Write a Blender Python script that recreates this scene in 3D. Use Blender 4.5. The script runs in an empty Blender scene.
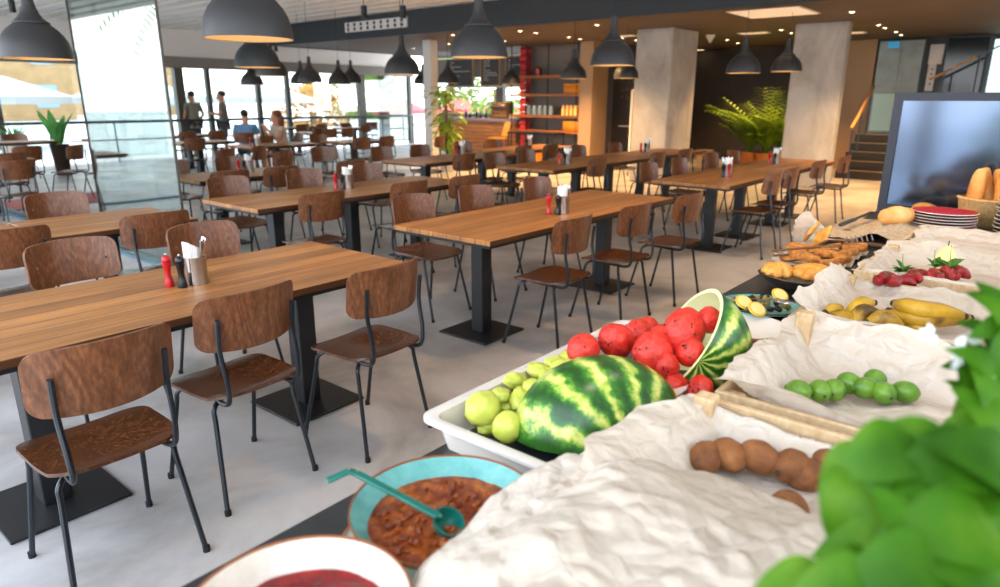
import bpy, math, random
from math import sin, cos, pi, sqrt, atan2, radians
from mathutils import Vector, Matrix, noise, Euler
random.seed(7)
scene = bpy.context.scene
COL = scene.collection

# ------------------------------------------------------------------ camera
FPX, PITCH, ROLL, CAMH, YAW = 670.7, .281, .003, 1.543, .88
Rv = Vector((cos(YAW), -sin(YAW), 0)); Hf = Vector((sin(YAW), cos(YAW), 0))
Fv = Hf * cos(PITCH) + Vector((0, 0, -sin(PITCH)))
Uv = Hf * sin(PITCH) + Vector((0, 0, cos(PITCH)))
R2 = Rv * cos(ROLL) + Uv * sin(ROLL); U2 = -Rv * sin(ROLL) + Uv * cos(ROLL)
cd = bpy.data.cameras.new('camera'); cam = bpy.data.objects.new('camera', cd); COL.objects.link(cam)
m = Matrix.Identity(4)
for i in range(3):
    m[i][0], m[i][1], m[i][2], m[i][3] = R2[i], U2[i], -Fv[i], (0, 0, CAMH)[i]
cam.matrix_world = m
cd.sensor_width = 36; cd.lens = FPX / 1000 * 36; cd.clip_start = .02; cd.clip_end = 300
cd.dof.use_dof = True; cd.dof.focus_distance = 2.1; cd.dof.aperture_fstop = 3.2
scene.camera = cam
EXPO = 0.6

def at(px, py, d):
    """survey note: world point seen at photo pixel, d metres deep"""
    return Vector((0, 0, CAMH)) + (Fv + R2 * ((px - 500) / FPX) - U2 * ((py - 293.5) / FPX)) * d

# ------------------------------------------------------------------ materials
def srgb(h):
    h = h.lstrip('#'); v = [int(h[i:i+2], 16) / 255 for i in (0, 2, 4)]
    return tuple(c / 12.92 if c <= .04045 else ((c + .055) / 1.055) ** 2.4 for c in v) + (1,)
def newmat(name):
    m = bpy.data.materials.new(name); m.use_nodes = True
    nt = m.node_tree; b = nt.nodes['Principled BSDF']
    return m, nt, b
def N(nt, t, **k):
    n = nt.nodes.new(t)
    for a, v in k.items():
        if a in ('inputs',):
            for q, w in v.items(): n.inputs[q].default_value = w
        else: setattr(n, a, v)
    return n
def lk(nt, a, b): nt.links.new(a, b)
def plain(name, col, rough=.5, metal=0, spec=.5, coat=0, emit=0, sss=0):
    m, nt, b = newmat(name)
    b.inputs['Base Color'].default_value = srgb(col); b.inputs['Roughness'].default_value = rough
    b.inputs['Metallic'].default_value = metal; b.inputs['Specular IOR Level'].default_value = spec
    b.inputs['Coat Weight'].default_value = coat
    if sss:
        b.inputs['Subsurface Weight'].default_value = sss; b.inputs['Subsurface Radius'].default_value = (.02, .012, .008); b.inputs['Subsurface Scale'].default_value = .5
    if emit:
        b.inputs['Emission Color'].default_value = srgb(col); b.inputs['Emission Strength'].default_value = emit
    return m
def coords(nt, scale=(1, 1, 1), kind='Object', loc=(0, 0, 0)):
    tc = N(nt, 'ShaderNodeTexCoord'); mp = N(nt, 'ShaderNodeMapping')
    mp.inputs['Scale'].default_value = scale; mp.inputs['Location'].default_value = loc
    lk(nt, tc.outputs[kind], mp.inputs['Vector']); return mp.outputs['Vector']
def ramp(nt, fac, stops):
    r = N(nt, 'ShaderNodeValToRGB'); e = r.color_ramp.elements
    while len(e) < len(stops): e.new(.5)
    for i, (p, c) in enumerate(stops): e[i].position = p; e[i].color = srgb(c)
    lk(nt, fac, r.inputs['Fac']); return r.outputs['Color']
def noisy(name, stops, scale=5, stretch=(1, 1, 1), detail=5, rough=.5, dist=0, bump=0, kind='Object', rnd=False, **k):
    """noise-driven colour between stops"""
    m, nt, b = newmat(name)
    v = coords(nt, stretch, kind)
    if rnd:
        oi = N(nt, 'ShaderNodeObjectInfo'); ad = N(nt, 'ShaderNodeVectorMath', operation='ADD'); sc = N(nt, 'ShaderNodeVectorMath', operation='SCALE')
        cx = N(nt, 'ShaderNodeCombineXYZ')
        for i in range(3): lk(nt, oi.outputs['Random'], cx.inputs[i])
        lk(nt, cx.outputs[0], sc.inputs[0]); sc.inputs['Scale'].default_value = 37
        lk(nt, v, ad.inputs[0]); lk(nt, sc.outputs[0], ad.inputs[1]); v = ad.outputs[0]
    n = N(nt, 'ShaderNodeTexNoise', inputs={'Scale': scale, 'Detail': detail, 'Roughness': .6, 'Distortion': dist})
    lk(nt, v, n.inputs['Vector'])
    lk(nt, ramp(nt, n.outputs['Fac'], stops), b.inputs['Base Color'])
    b.inputs['Roughness'].default_value = rough
    if bump:
        bp = N(nt, 'ShaderNodeBump', inputs={'Strength': bump, 'Distance': .01}); lk(nt, n.outputs['Fac'], bp.inputs['Height']); lk(nt, bp.outputs[0], b.inputs['Normal'])
    for q, w in k.items(): b.inputs[q].default_value = w
    return m

def table_wood():
    m, nt, b = newmat('table_planks')
    tc = N(nt, 'ShaderNodeTexCoord'); sp = N(nt, 'ShaderNodeSeparateXYZ'); lk(nt, tc.outputs['Object'], sp.inputs[0])
    oi = N(nt, 'ShaderNodeObjectInfo')
    d = N(nt, 'ShaderNodeMath', operation='DIVIDE'); lk(nt, sp.outputs['Y'], d.inputs[0]); d.inputs[1].default_value = .118
    fl = N(nt, 'ShaderNodeMath', operation='FLOOR'); lk(nt, d.outputs[0], fl.inputs[0])
    fr = N(nt, 'ShaderNodeMath', operation='FRACT'); lk(nt, d.outputs[0], fr.inputs[0])
    a = N(nt, 'ShaderNodeMath', operation='MULTIPLY_ADD'); lk(nt, oi.outputs['Random'], a.inputs[0]); a.inputs[1].default_value = 50; lk(nt, fl.outputs[0], a.inputs[2])
    wn = N(nt, 'ShaderNodeTexWhiteNoise', noise_dimensions='1D'); lk(nt, a.outputs[0], wn.inputs['W'])
    # grain coordinates: stretched along the plank, shifted per plank
    cx = N(nt, 'ShaderNodeCombineXYZ')
    mx = N(nt, 'ShaderNodeMath', operation='MULTIPLY_ADD'); lk(nt, wn.outputs['Value'], mx.inputs[0]); mx.inputs[1].default_value = 31; lk(nt, sp.outputs['X'], mx.inputs[2])
    my = N(nt, 'ShaderNodeMath', operation='MULTIPLY'); lk(nt, sp.outputs['Y'], my.inputs[0]); my.inputs[1].default_value = 9
    lk(nt, mx.outputs[0], cx.inputs[0]); lk(nt, my.outputs[0], cx.inputs[1]); lk(nt, a.outputs[0], cx.inputs[2])
    n1 = N(nt, 'ShaderNodeTexNoise', inputs={'Scale': 2.2, 'Detail': 8, 'Roughness': .65, 'Distortion': .6}); lk(nt, cx.outputs[0], n1.inputs['Vector'])
    n2 = N(nt, 'ShaderNodeTexNoise', inputs={'Scale': .8, 'Detail': 3, 'Roughness': .5, 'Distortion': .8}); lk(nt, cx.outputs[0], n2.inputs['Vector'])
    c1 = ramp(nt, n1.outputs['Fac'], [(.28, '#4e2d12'), (.42, '#94602b'), (.58, '#b37637'), (.8, '#c98f4c')])
    c2 = ramp(nt, n2.outputs['Fac'], [(.3, '#845022'), (.5, '#ad7133'), (.75, '#c38843')])
    mixa = N(nt, 'ShaderNodeMix', data_type='RGBA'); mixa.inputs[0].default_value = .45; lk(nt, c1, mixa.inputs[6]); lk(nt, c2, mixa.inputs[7])
    hs = N(nt, 'ShaderNodeHueSaturation', inputs={'Saturation': .97})
    mr = N(nt, 'ShaderNodeMapRange', inputs={'To Min': .76, 'To Max': 1.22}); lk(nt, wn.outputs['Value'], mr.inputs['Value'])
    lk(nt, mr.outputs[0], hs.inputs['Value']); n3 = N(nt, 'ShaderNodeTexNoise', inputs={'Scale': 3.4, 'Detail': 4, 'Roughness': .5, 'Distortion': .3}); mp3 = N(nt, 'ShaderNodeMapping'); mp3.inputs['Scale'].default_value = (.5, 2.6, 1); lk(nt, cx.outputs[0], mp3.inputs['Vector']); lk(nt, mp3.outputs[0], n3.inputs['Vector'])
    mr3 = N(nt, 'ShaderNodeMapRange', inputs={'From Min': .60, 'From Max': .70, 'To Min': 0, 'To Max': .6}); lk(nt, n3.outputs['Fac'], mr3.inputs['Value'])
    mixk = N(nt, 'ShaderNodeMix', data_type='RGBA'); lk(nt, mr3.outputs[0], mixk.inputs[0]); lk(nt, mixa.outputs[2], mixk.inputs[6]); mixk.inputs[7].default_value = srgb('#4a2a12')
    lk(nt, mixk.outputs[2], hs.inputs['Color'])
    # seams
    s = N(nt, 'ShaderNodeMath', operation='SUBTRACT'); lk(nt, fr.outputs[0], s.inputs[0]); s.inputs[1].default_value = .5
    ab = N(nt, 'ShaderNodeMath', operation='ABSOLUTE'); lk(nt, s.outputs[0], ab.inputs[0])
    gt = N(nt, 'ShaderNodeMath', operation='GREATER_THAN'); lk(nt, ab.outputs[0], gt.inputs[0]); gt.inputs[1].default_value = .478
    mixs = N(nt, 'ShaderNodeMix', data_type='RGBA'); lk(nt, gt.outputs[0], mixs.inputs[0]); lk(nt, hs.outputs[0], mixs.inputs[6]); mixs.inputs[7].default_value = srgb('#4a2a12')
    lk(nt, mixs.outputs[2], b.inputs['Base Color'])
    b.inputs['Roughness'].default_value = .42; b.inputs['Specular IOR Level'].default_value = .45
    bp = N(nt, 'ShaderNodeBump', inputs={'Strength': .12, 'Distance': .004}); lk(nt, n1.outputs['Fac'], bp.inputs['Height']); lk(nt, bp.outputs[0], b.inputs['Normal'])
    return m
def ply(name, lo, mid, hi, rough=.33):
    m, nt, b = newmat(name)
    v = coords(nt, (3, 3, 1.1)); oi = N(nt, 'ShaderNodeObjectInfo')
    cx = N(nt, 'ShaderNodeCombineXYZ'); sc = N(nt, 'ShaderNodeMath', operation='MULTIPLY'); lk(nt, oi.outputs['Random'], sc.inputs[0]); sc.inputs[1].default_value = 40
    for i in range(3): lk(nt, sc.outputs[0], cx.inputs[i])
    ad = N(nt, 'ShaderNodeVectorMath', operation='ADD'); lk(nt, v, ad.inputs[0]); lk(nt, cx.outputs[0], ad.inputs[1])
    n0 = N(nt, 'ShaderNodeTexNoise', inputs={'Scale': 1.1, 'Detail': 2, 'Distortion': .4}); lk(nt, ad.outputs[0], n0.inputs['Vector'])
    # cathedral grain: contour lines of a smooth field
    mu = N(nt, 'ShaderNodeMath', operation='MULTIPLY'); lk(nt, n0.outputs['Fac'], mu.inputs[0]); mu.inputs[1].default_value = 130
    si = N(nt, 'ShaderNodeMath', operation='SINE'); lk(nt, mu.outputs[0], si.inputs[0])
    mr = N(nt, 'ShaderNodeMapRange', inputs={'From Min': -1, 'From Max': 1, 'To Min': .25, 'To Max': .75}); lk(nt, si.outputs[0], mr.inputs['Value'])
    n1 = N(nt, 'ShaderNodeTexNoise', inputs={'Scale': 30, 'Detail': 4}); lk(nt, ad.outputs[0], n1.inputs['Vector'])
    mx = N(nt, 'ShaderNodeMix', data_type='FLOAT'); mx.inputs[0].default_value = .74; lk(nt, mr.outputs[0], mx.inputs[2]); lk(nt, n1.outputs['Fac'], mx.inputs[3])
    lk(nt, ramp(nt, mx.outputs[0], [(.25, lo), (.5, mid), (.75, hi)]), b.inputs['Base Color'])
    b.inputs['Roughness'].default_value = rough
    return m
def melon_skin():
    m, nt, b = newmat('watermelon_rind')
    tc = N(nt, 'ShaderNodeTexCoord'); sp = N(nt, 'ShaderNodeSeparateXYZ')
    nz = N(nt, 'ShaderNodeTexNoise', inputs={'Scale': 14, 'Detail': 5, 'Roughness': .7}); lk(nt, tc.outputs['Object'], nz.inputs['Vector'])
    lk(nt, tc.outputs['Object'], sp.inputs[0])
    an = N(nt, 'ShaderNodeMath', operation='ARCTAN2'); lk(nt, sp.outputs['Y'], an.inputs[0]); lk(nt, sp.outputs['Z'], an.inputs[1])
    nn = N(nt, 'ShaderNodeMath', operation='MULTIPLY_ADD'); lk(nt, nz.outputs['Fac'], nn.inputs[0]); nn.inputs[1].default_value = .62
    lk(nt, an.outputs[0], nn.inputs[2])
    mu = N(nt, 'ShaderNodeMath', operation='MULTIPLY'); lk(nt, nn.outputs[0], mu.inputs[0]); mu.inputs[1].default_value = 13.0
    si = N(nt, 'ShaderNodeMath', operation='SINE'); lk(nt, mu.outputs[0], si.inputs[0])
    n2 = N(nt, 'ShaderNodeTexNoise', inputs={'Scale': 38, 'Detail': 6, 'Roughness': .75}); lk(nt, tc.outputs['Object'], n2.inputs['Vector'])
    su = N(nt, 'ShaderNodeMath', operation='MULTIPLY_ADD'); lk(nt, n2.outputs['Fac'], su.inputs[0]); su.inputs[1].default_value = 3.3; lk(nt, si.outputs[0], su.inputs[2])
    mr = N(nt, 'ShaderNodeMapRange', inputs={'From Min': .55, 'From Max': 3.2}); lk(nt, su.outputs[0], mr.inputs['Value'])
    lk(nt, ramp(nt, mr.outputs[0], [(0, '#184410'), (.3, '#2b651b'), (.5, '#588c2a'), (.68, '#a5b44a'), (.92, '#d8d480')]), b.inputs['Base Color'])
    b.inputs['Roughness'].default_value = .28
    return m
def glass_mat(name, tint, rough=0, refl=.12, alpha=.1):
    m, nt, b = newmat(name); nt.nodes.remove(b)
    out = nt.nodes['Material Output']
    tr = N(nt, 'ShaderNodeBsdfTransparent'); tr.inputs[0].default_value = srgb(tint)
    gl = N(nt, 'ShaderNodeBsdfGlossy'); gl.inputs['Roughness'].default_value = rough; gl.inputs[0].default_value = srgb('#e9eeea')
    lw = N(nt, 'ShaderNodeLayerWeight'); lw.inputs[0].default_value = .35
    mr = N(nt, 'ShaderNodeMapRange', inputs={'To Min': refl, 'To Max': .9}); lk(nt, lw.outputs['Fresnel'], mr.inputs['Value'])
    mx = N(nt, 'ShaderNodeMixShader'); lk(nt, mr.outputs[0], mx.inputs[0]); lk(nt, tr.outputs[0], mx.inputs[1]); lk(nt, gl.outputs[0], mx.inputs[2])
    lk(nt, mx.outputs[0], out.inputs[0]); return m
def thin_mat(name, col, trans=.4, rough=.5, gloss=.05, see=0):
    m, nt, b = newmat(name); nt.nodes.remove(b); out = nt.nodes['Material Output']
    df = N(nt, 'ShaderNodeBsdfDiffuse'); tl = N(nt, 'ShaderNodeBsdfTranslucent'); gl = N(nt, 'ShaderNodeBsdfGlossy'); gl.inputs['Roughness'].default_value = rough
    if isinstance(col, str): df.inputs[0].default_value = srgb(col); tl.inputs[0].default_value = srgb(col)
    else:
        v = coords(nt); n = N(nt, 'ShaderNodeTexNoise', inputs={'Scale': col[0], 'Detail': 5}); lk(nt, v, n.inputs['Vector'])
        c = ramp(nt, n.outputs['Fac'], col[1]); lk(nt, c, df.inputs[0]); lk(nt, c, tl.inputs[0])
    a = N(nt, 'ShaderNodeMixShader'); a.inputs[0].default_value = trans; lk(nt, df.outputs[0], a.inputs[1]); lk(nt, tl.outputs[0], a.inputs[2])
    c2 = N(nt, 'ShaderNodeMixShader'); c2.inputs[0].default_value = gloss; lk(nt, a.outputs[0], c2.inputs[1]); lk(nt, gl.outputs[0], c2.inputs[2])
    o = c2.outputs[0]
    if see:
        tp = N(nt, 'ShaderNodeBsdfTransparent'); c3 = N(nt, 'ShaderNodeMixShader'); c3.inputs[0].default_value = see
        lk(nt, o, c3.inputs[1]); lk(nt, tp.outputs[0], c3.inputs[2]); o = c3.outputs[0]
    lk(nt, o, out.inputs[0]); return m

M = dict(
    table=table_wood(),
    endgrain=plain('table_edge', '#b98a55', .55),
    ply=ply('chair_plywood', '#351d10', '#4f2d19', '#6d4227', .27),
    plyb=ply('chair_plywood_back', '#4b2a17', '#6b4025', '#8c5a3a', .32),
    steel=plain('black_tube', '#383c40', .28, .75),
    blk=plain('black_powder_coat', '#1b1d1f', .45, .2),
    rubber=plain('rubber', '#101010', .8),
    screw=plain('screw', '#9a958c', .3, 1),
    lamp=plain('lamp_grey', '#2f3032', .5), lampin=plain('lamp_inside', '#b49a70', .6),
    bulb=plain('bulb', '#ffd9a0', .5, emit=3),
    cord=plain('cord', '#1a1a1a', .6),
    floor=noisy('concrete_floor', [(.3, '#807b75'), (.44, '#a29e99'), (.56, '#b9b6b2'), (.72, '#cccac7')], 1.1, detail=12, rough=.4, dist=.45, bump=.04),
    terr=noisy('terrace_floor', [(.3, '#a9aaaa'), (.7, '#c9c9c7')], 1.3, detail=7, rough=.5),
    concrete=noisy('cast_concrete', [(.25, '#8e8981'), (.5, '#aaa59c'), (.75, '#bfbab1')], 2.2, (1, 1, .6), detail=9, rough=.75, dist=.7),
    white=plain('white_paint', '#dedbd6', .6), slat=plain('slat_white', '#f3f0ea', .6),
    brownceil=noisy('brown_ceiling', [(.3, '#53483c'), (.7, '#635446')], .7, rough=.7),
    dark=noisy('charcoal_wall', [(.3, '#37322f'), (.7, '#443d38')], 1.5, rough=.75),
    fascia=plain('fascia_grey', '#20262b', .55),
    tan=plain('tan_wall', '#a58a6e', .7),
    greywall=plain('grey_wall', '#7d766f', .7),
    black=plain('black', '#060708', .3),
    down=plain('downlight', '#ffe2b0', .5, emit=18), panel=plain('light_panel', '#ffe6c4', .5, emit=.3),
    orangewood=noisy('orange_wood', [(.3, '#8f5a30'), (.7, '#ad7444')], 4, (1, 8, 8), rough=.5),
    palewood=noisy('pine', [(.3, '#b8976b'), (.6, '#cdb087'), (.8, '#d9c09b')], 5, (2, 14, 9), rough=.6),
    slatwood=noisy('bar_front_wood', [(.25, '#5f3b22'), (.5, '#9c6b40'), (.75, '#c49263')], 3, (1, .6, 12), rough=.55),
    red=plain('red_gloss', '#b3121a', .25), redp=plain('red_plate', '#a80f1c', .5, spec=.15),
    chrome=plain('brushed_steel', '#b9b4ac', .28, 1), white_paper=plain('paper', '#f1eeea', .8),
    metal=plain('steel_cutlery', '#c9c9cb', .15, 1),
    ceramic=plain('ceramic_white', '#e9e4dc', .25), gn=plain('porcelain_tray', '#d9d1c7', .18, coat=.4),
    turq=noisy('turquoise_glaze', [(.3, '#5b9f9b'), (.7, '#74b5ae')], 40, rough=.18), rust=plain('rust_rim', '#8a5430', .35),
    cream=noisy('cream_glaze', [(.35, '#bdb3a2'), (.7, '#cfc6b7')], 30, rough=.2),
    sauce=noisy('brown_sauce', [(.25, '#4f1c06'), (.45, '#7d340c'), (.6, '#a85514'), (.8, '#d08a3a')], 38, detail=6, rough=.12, bump=1.0),
    jam=noisy('red_jam', [(.3, '#4a0509'), (.55, '#8c0d10'), (.8, '#b32718')], 30, detail=6, rough=.08, bump=1.0),
    teal=plain('teal_plastic', '#0b6557', .28),
    rind=melon_skin(), rim=plain('melon_rim', '#dfe2a8', .5),
    flesh=noisy('melon_flesh', [(.3, '#b31a16'), (.55, '#d5301f'), (.8, '#ea5640')], 60, detail=4, rough=.45, bump=.6, **{'Subsurface Weight': .15}),
    seed=plain('seed', '#1c0c08', .3),
    honey=noisy('honeydew', [(.3, '#a9b63c'), (.7, '#d3d763')], 18, rough=.4, bump=.25),
    kiwi=noisy('kiwi_skin', [(.3, '#5a3318'), (.6, '#8a5529'), (.8, '#a87040')], 26, rough=.8, bump=.5, rnd=True),
    lime=noisy('lime_skin', [(.3, '#3f6b17'), (.7, '#6a9426')], 25, rough=.35, rnd=True),
    banana=noisy('banana_skin', [(.33, '#553a12'), (.44, '#a67e1c'), (.6, '#c79b24'), (.8, '#d9b03a')], 9, detail=7, rough=.45, rnd=True), bantip=plain('banana_tip', '#3a2a12', .7),
    straw=noisy('strawberry', [(.35, '#75090f'), (.7, '#aa1820')], 60, rough=.3, bump=.6),
    bread=noisy('bread_crust', [(.3, '#b8691f'), (.5, '#d68f3a'), (.75, '#ecc07c')], 6, detail=6, rough=.55, bump=.3, rnd=True),
    croissant=noisy('pastry', [(.3, '#b96a1d'), (.55, '#dc9a3c'), (.8, '#efc170')], 14, (1, 3, 3), detail=5, rough=.45, bump=.5, rnd=True),
    cookie=noisy('brown_cake', [(.3, '#7d4317'), (.5, '#bb742a'), (.75, '#e0a248')], 40, detail=6, rough=.7, bump=.8, rnd=True),
    olive=noisy('olive', [(.3, '#6b5a22'), (.7, '#9c8a3a')], 10, rough=.25), olivek=plain('black_olive', '#1c1214', .2),
    lemon=plain('lemon_slice', '#e3b52a', .35), lemonpith=plain('lemon_pith', '#f1dc8c', .5),
    tray=plain('dark_tray', '#38322d', .35), board=plain('brown_board', '#6d4a2d', .5),
    counter=noisy('black_counter', [(.3, '#1f2123'), (.7, '#2c2e30')], 20, rough=.35),
    linen=noisy('linen_cloth', [(.3, '#a08a6e'), (.7, '#c9b698')], 60, rough=.9, bump=.4),
    parch=thin_mat('parchment', (3.0, [(.3, '#d6c6b2'), (.7, '#e8dccc')]), .3, .4, .07),
    grass=thin_mat('basil_leaf', (9, [(.3, '#1d4a07'), (.5, '#42780f'), (.75, '#7fa829')]), .45, .5, .015),
    herb=thin_mat('garnish_leaf', (9, [(.3, '#2a5a12'), (.7, '#5a9028')]), .3),
    palm=thin_mat('palm_leaf', (3, [(.3, '#4d7a10'), (.6, '#86a81c'), (.8, '#c0c83a')]), .35),
    banleaf=thin_mat('banana_plant_leaf', (3, [(.3, '#3f8a3c'), (.7, '#6cb35c')]), .4),
    vine=thin_mat('climber_leaf', (4, [(.3, '#5c8a18'), (.7, '#a8c63c')]), .4),
    flower=plain('white_flower', '#eef0ea', .6), stem=plain('stem', '#5e8a35', .6), trunk=noisy('trunk', [(.3, '#5d4631'), (.7, '#8a6d50')], 8, rough=.9),
    terra=plain('terracotta', '#c9742c', .6), potgrey=plain('pot_grey', '#c9c3ba', .7), soil=plain('soil', '#2a1d14', .95),
    yellow=plain('yellow_plastic', '#e0a020', .45), oran=plain('orange_box', '#d9851c', .5), redbox=noisy('red_tin', [(.35, '#b0101c'), (.7, '#cf2430')], 12, rough=.35),
    chalkboard=plain('chalkboard', '#43474c', .7), chalk=plain('chalk', '#b9bdbd', .9), chalkdim=plain('chalk_dim', '#6d675f', .9), frame=plain('frame_wood', '#a98b66', .6),
    skin=plain('skin', '#b98566', .55, sss=.1), tee1=plain('olive_tee', '#7d7868', .85), tee2=plain('grey_tee', '#6e6a60', .85), tee3=plain('blue_tee', '#5c86ad', .85), tee4=plain('white_top', '#b9a99a', .85),
    shorts=plain('dark_shorts', '#33363d', .85), hair=plain('dark_hair', '#2c1d14', .7), hair2=plain('brown_hair', '#6d3a22', .65), shoe=plain('shoe', '#1d1d1d', .6),
    navy=plain('navy_frame', '#121827', .4), railing=plain('dark_rail', '#4a4d4f', .4, .5), postm=plain('post_grey', '#54534c', .45, .3),
    glass=glass_mat('clear_glass', '#f4faf9', 0, .02), leaf_glass=glass_mat('door_glass', '#e6f0ee', .01, .13),
    canopy=plain('white_canvas', '#a9a8a4', .8), wallbeige=noisy('beige_render', [(.3, '#8a6c47'), (.7, '#a3845a')], 1, rough=.8), winblue=plain('window_blue', '#7c95a8', .2),
    carpet=noisy('red_mat', [(.3, '#a35a56'), (.7, '#b8736c')], 30, rough=.95), tealmat=plain('teal_rail', '#4b6a7a', .4),
    steelgl=noisy('lift_steel', [(.3, '#7b817f'), (.7, '#949a97')], 3, rough=.35, **{'Metallic': .5}), frost=plain('frosted_glass', '#c2e4da', .25),
    greenblk=plain('green_black_glass', '#0e1f20', .1), handrail=plain('handrail_wood', '#b98a55', .4), nosing=plain('brass_nosing', '#c9a266', .3, .8), stone=plain('dark_stone', '#1b1917', .4),
    purple=plain('grey_purple', '#7b7590', .6), bushm=thin_mat('bush', (2, [(.3, '#6f8a3a'), (.7, '#a9b868')]), .3), bush2=thin_mat('dry_bush', (2, [(.3, '#b98a4a'), (.7, '#d6b070')]), .3),
    parasolred=plain('red_canvas', '#c2514e', .8), sand=noisy('pale_paving', [(.3, '#cfcac2'), (.7, '#dedad3')], .5, rough=.8),
    bluejar=plain('jar', '#9db3b5', .2), charplate=plain('charcoal_plate', '#2f3338', .45, spec=.3), basket=noisy('wicker', [(.3, '#b98d50'), (.7, '#e0bd85')], 50, rough=.8, bump=.5),
)
def mirror_glass():
    m, nt, b = newmat('tinted_screen_glass')
    b.inputs['Base Color'].default_value = srgb('#5d6b80'); b.inputs['Metallic'].default_value = .9; b.inputs['Roughness'].default_value = .1
    return m
M['screen'] = mirror_glass()
def crease(mname, sc, strength, dist):
    nt = M[mname].node_tree; v = coords(nt); vo = N(nt, 'ShaderNodeTexVoronoi', feature='DISTANCE_TO_EDGE'); vo.inputs['Scale'].default_value = sc
    nz = N(nt, 'ShaderNodeTexNoise', inputs={'Scale': sc*.6, 'Detail': 4}); ad = N(nt, 'ShaderNodeVectorMath', operation='MULTIPLY_ADD'); ad.inputs[1].default_value = (.12, .12, .12)
    lk(nt, v, nz.inputs['Vector']); lk(nt, nz.outputs['Color'], ad.inputs[0]); lk(nt, v, ad.inputs[2]); lk(nt, ad.outputs[0], vo.inputs['Vector'])
    vo2 = N(nt, 'ShaderNodeTexVoronoi', feature='DISTANCE_TO_EDGE'); vo2.inputs['Scale'].default_value = sc*2.7; lk(nt, ad.outputs[0], vo2.inputs['Vector'])
    su = N(nt, 'ShaderNodeMath', operation='MULTIPLY_ADD'); lk(nt, vo2.outputs['Distance'], su.inputs[0]); su.inputs[1].default_value = .4; lk(nt, vo.outputs['Distance'], su.inputs[2])
    bp = N(nt, 'ShaderNodeBump', inputs={'Strength': strength, 'Distance': dist}); lk(nt, su.outputs[0], bp.inputs['Height'])
    for n in nt.nodes:
        if n.type in ('BSDF_DIFFUSE', 'BSDF_TRANSLUCENT', 'BSDF_GLOSSY'): lk(nt, bp.outputs[0], n.inputs['Normal'])
crease('parch', 9, .9, .02)

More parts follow.
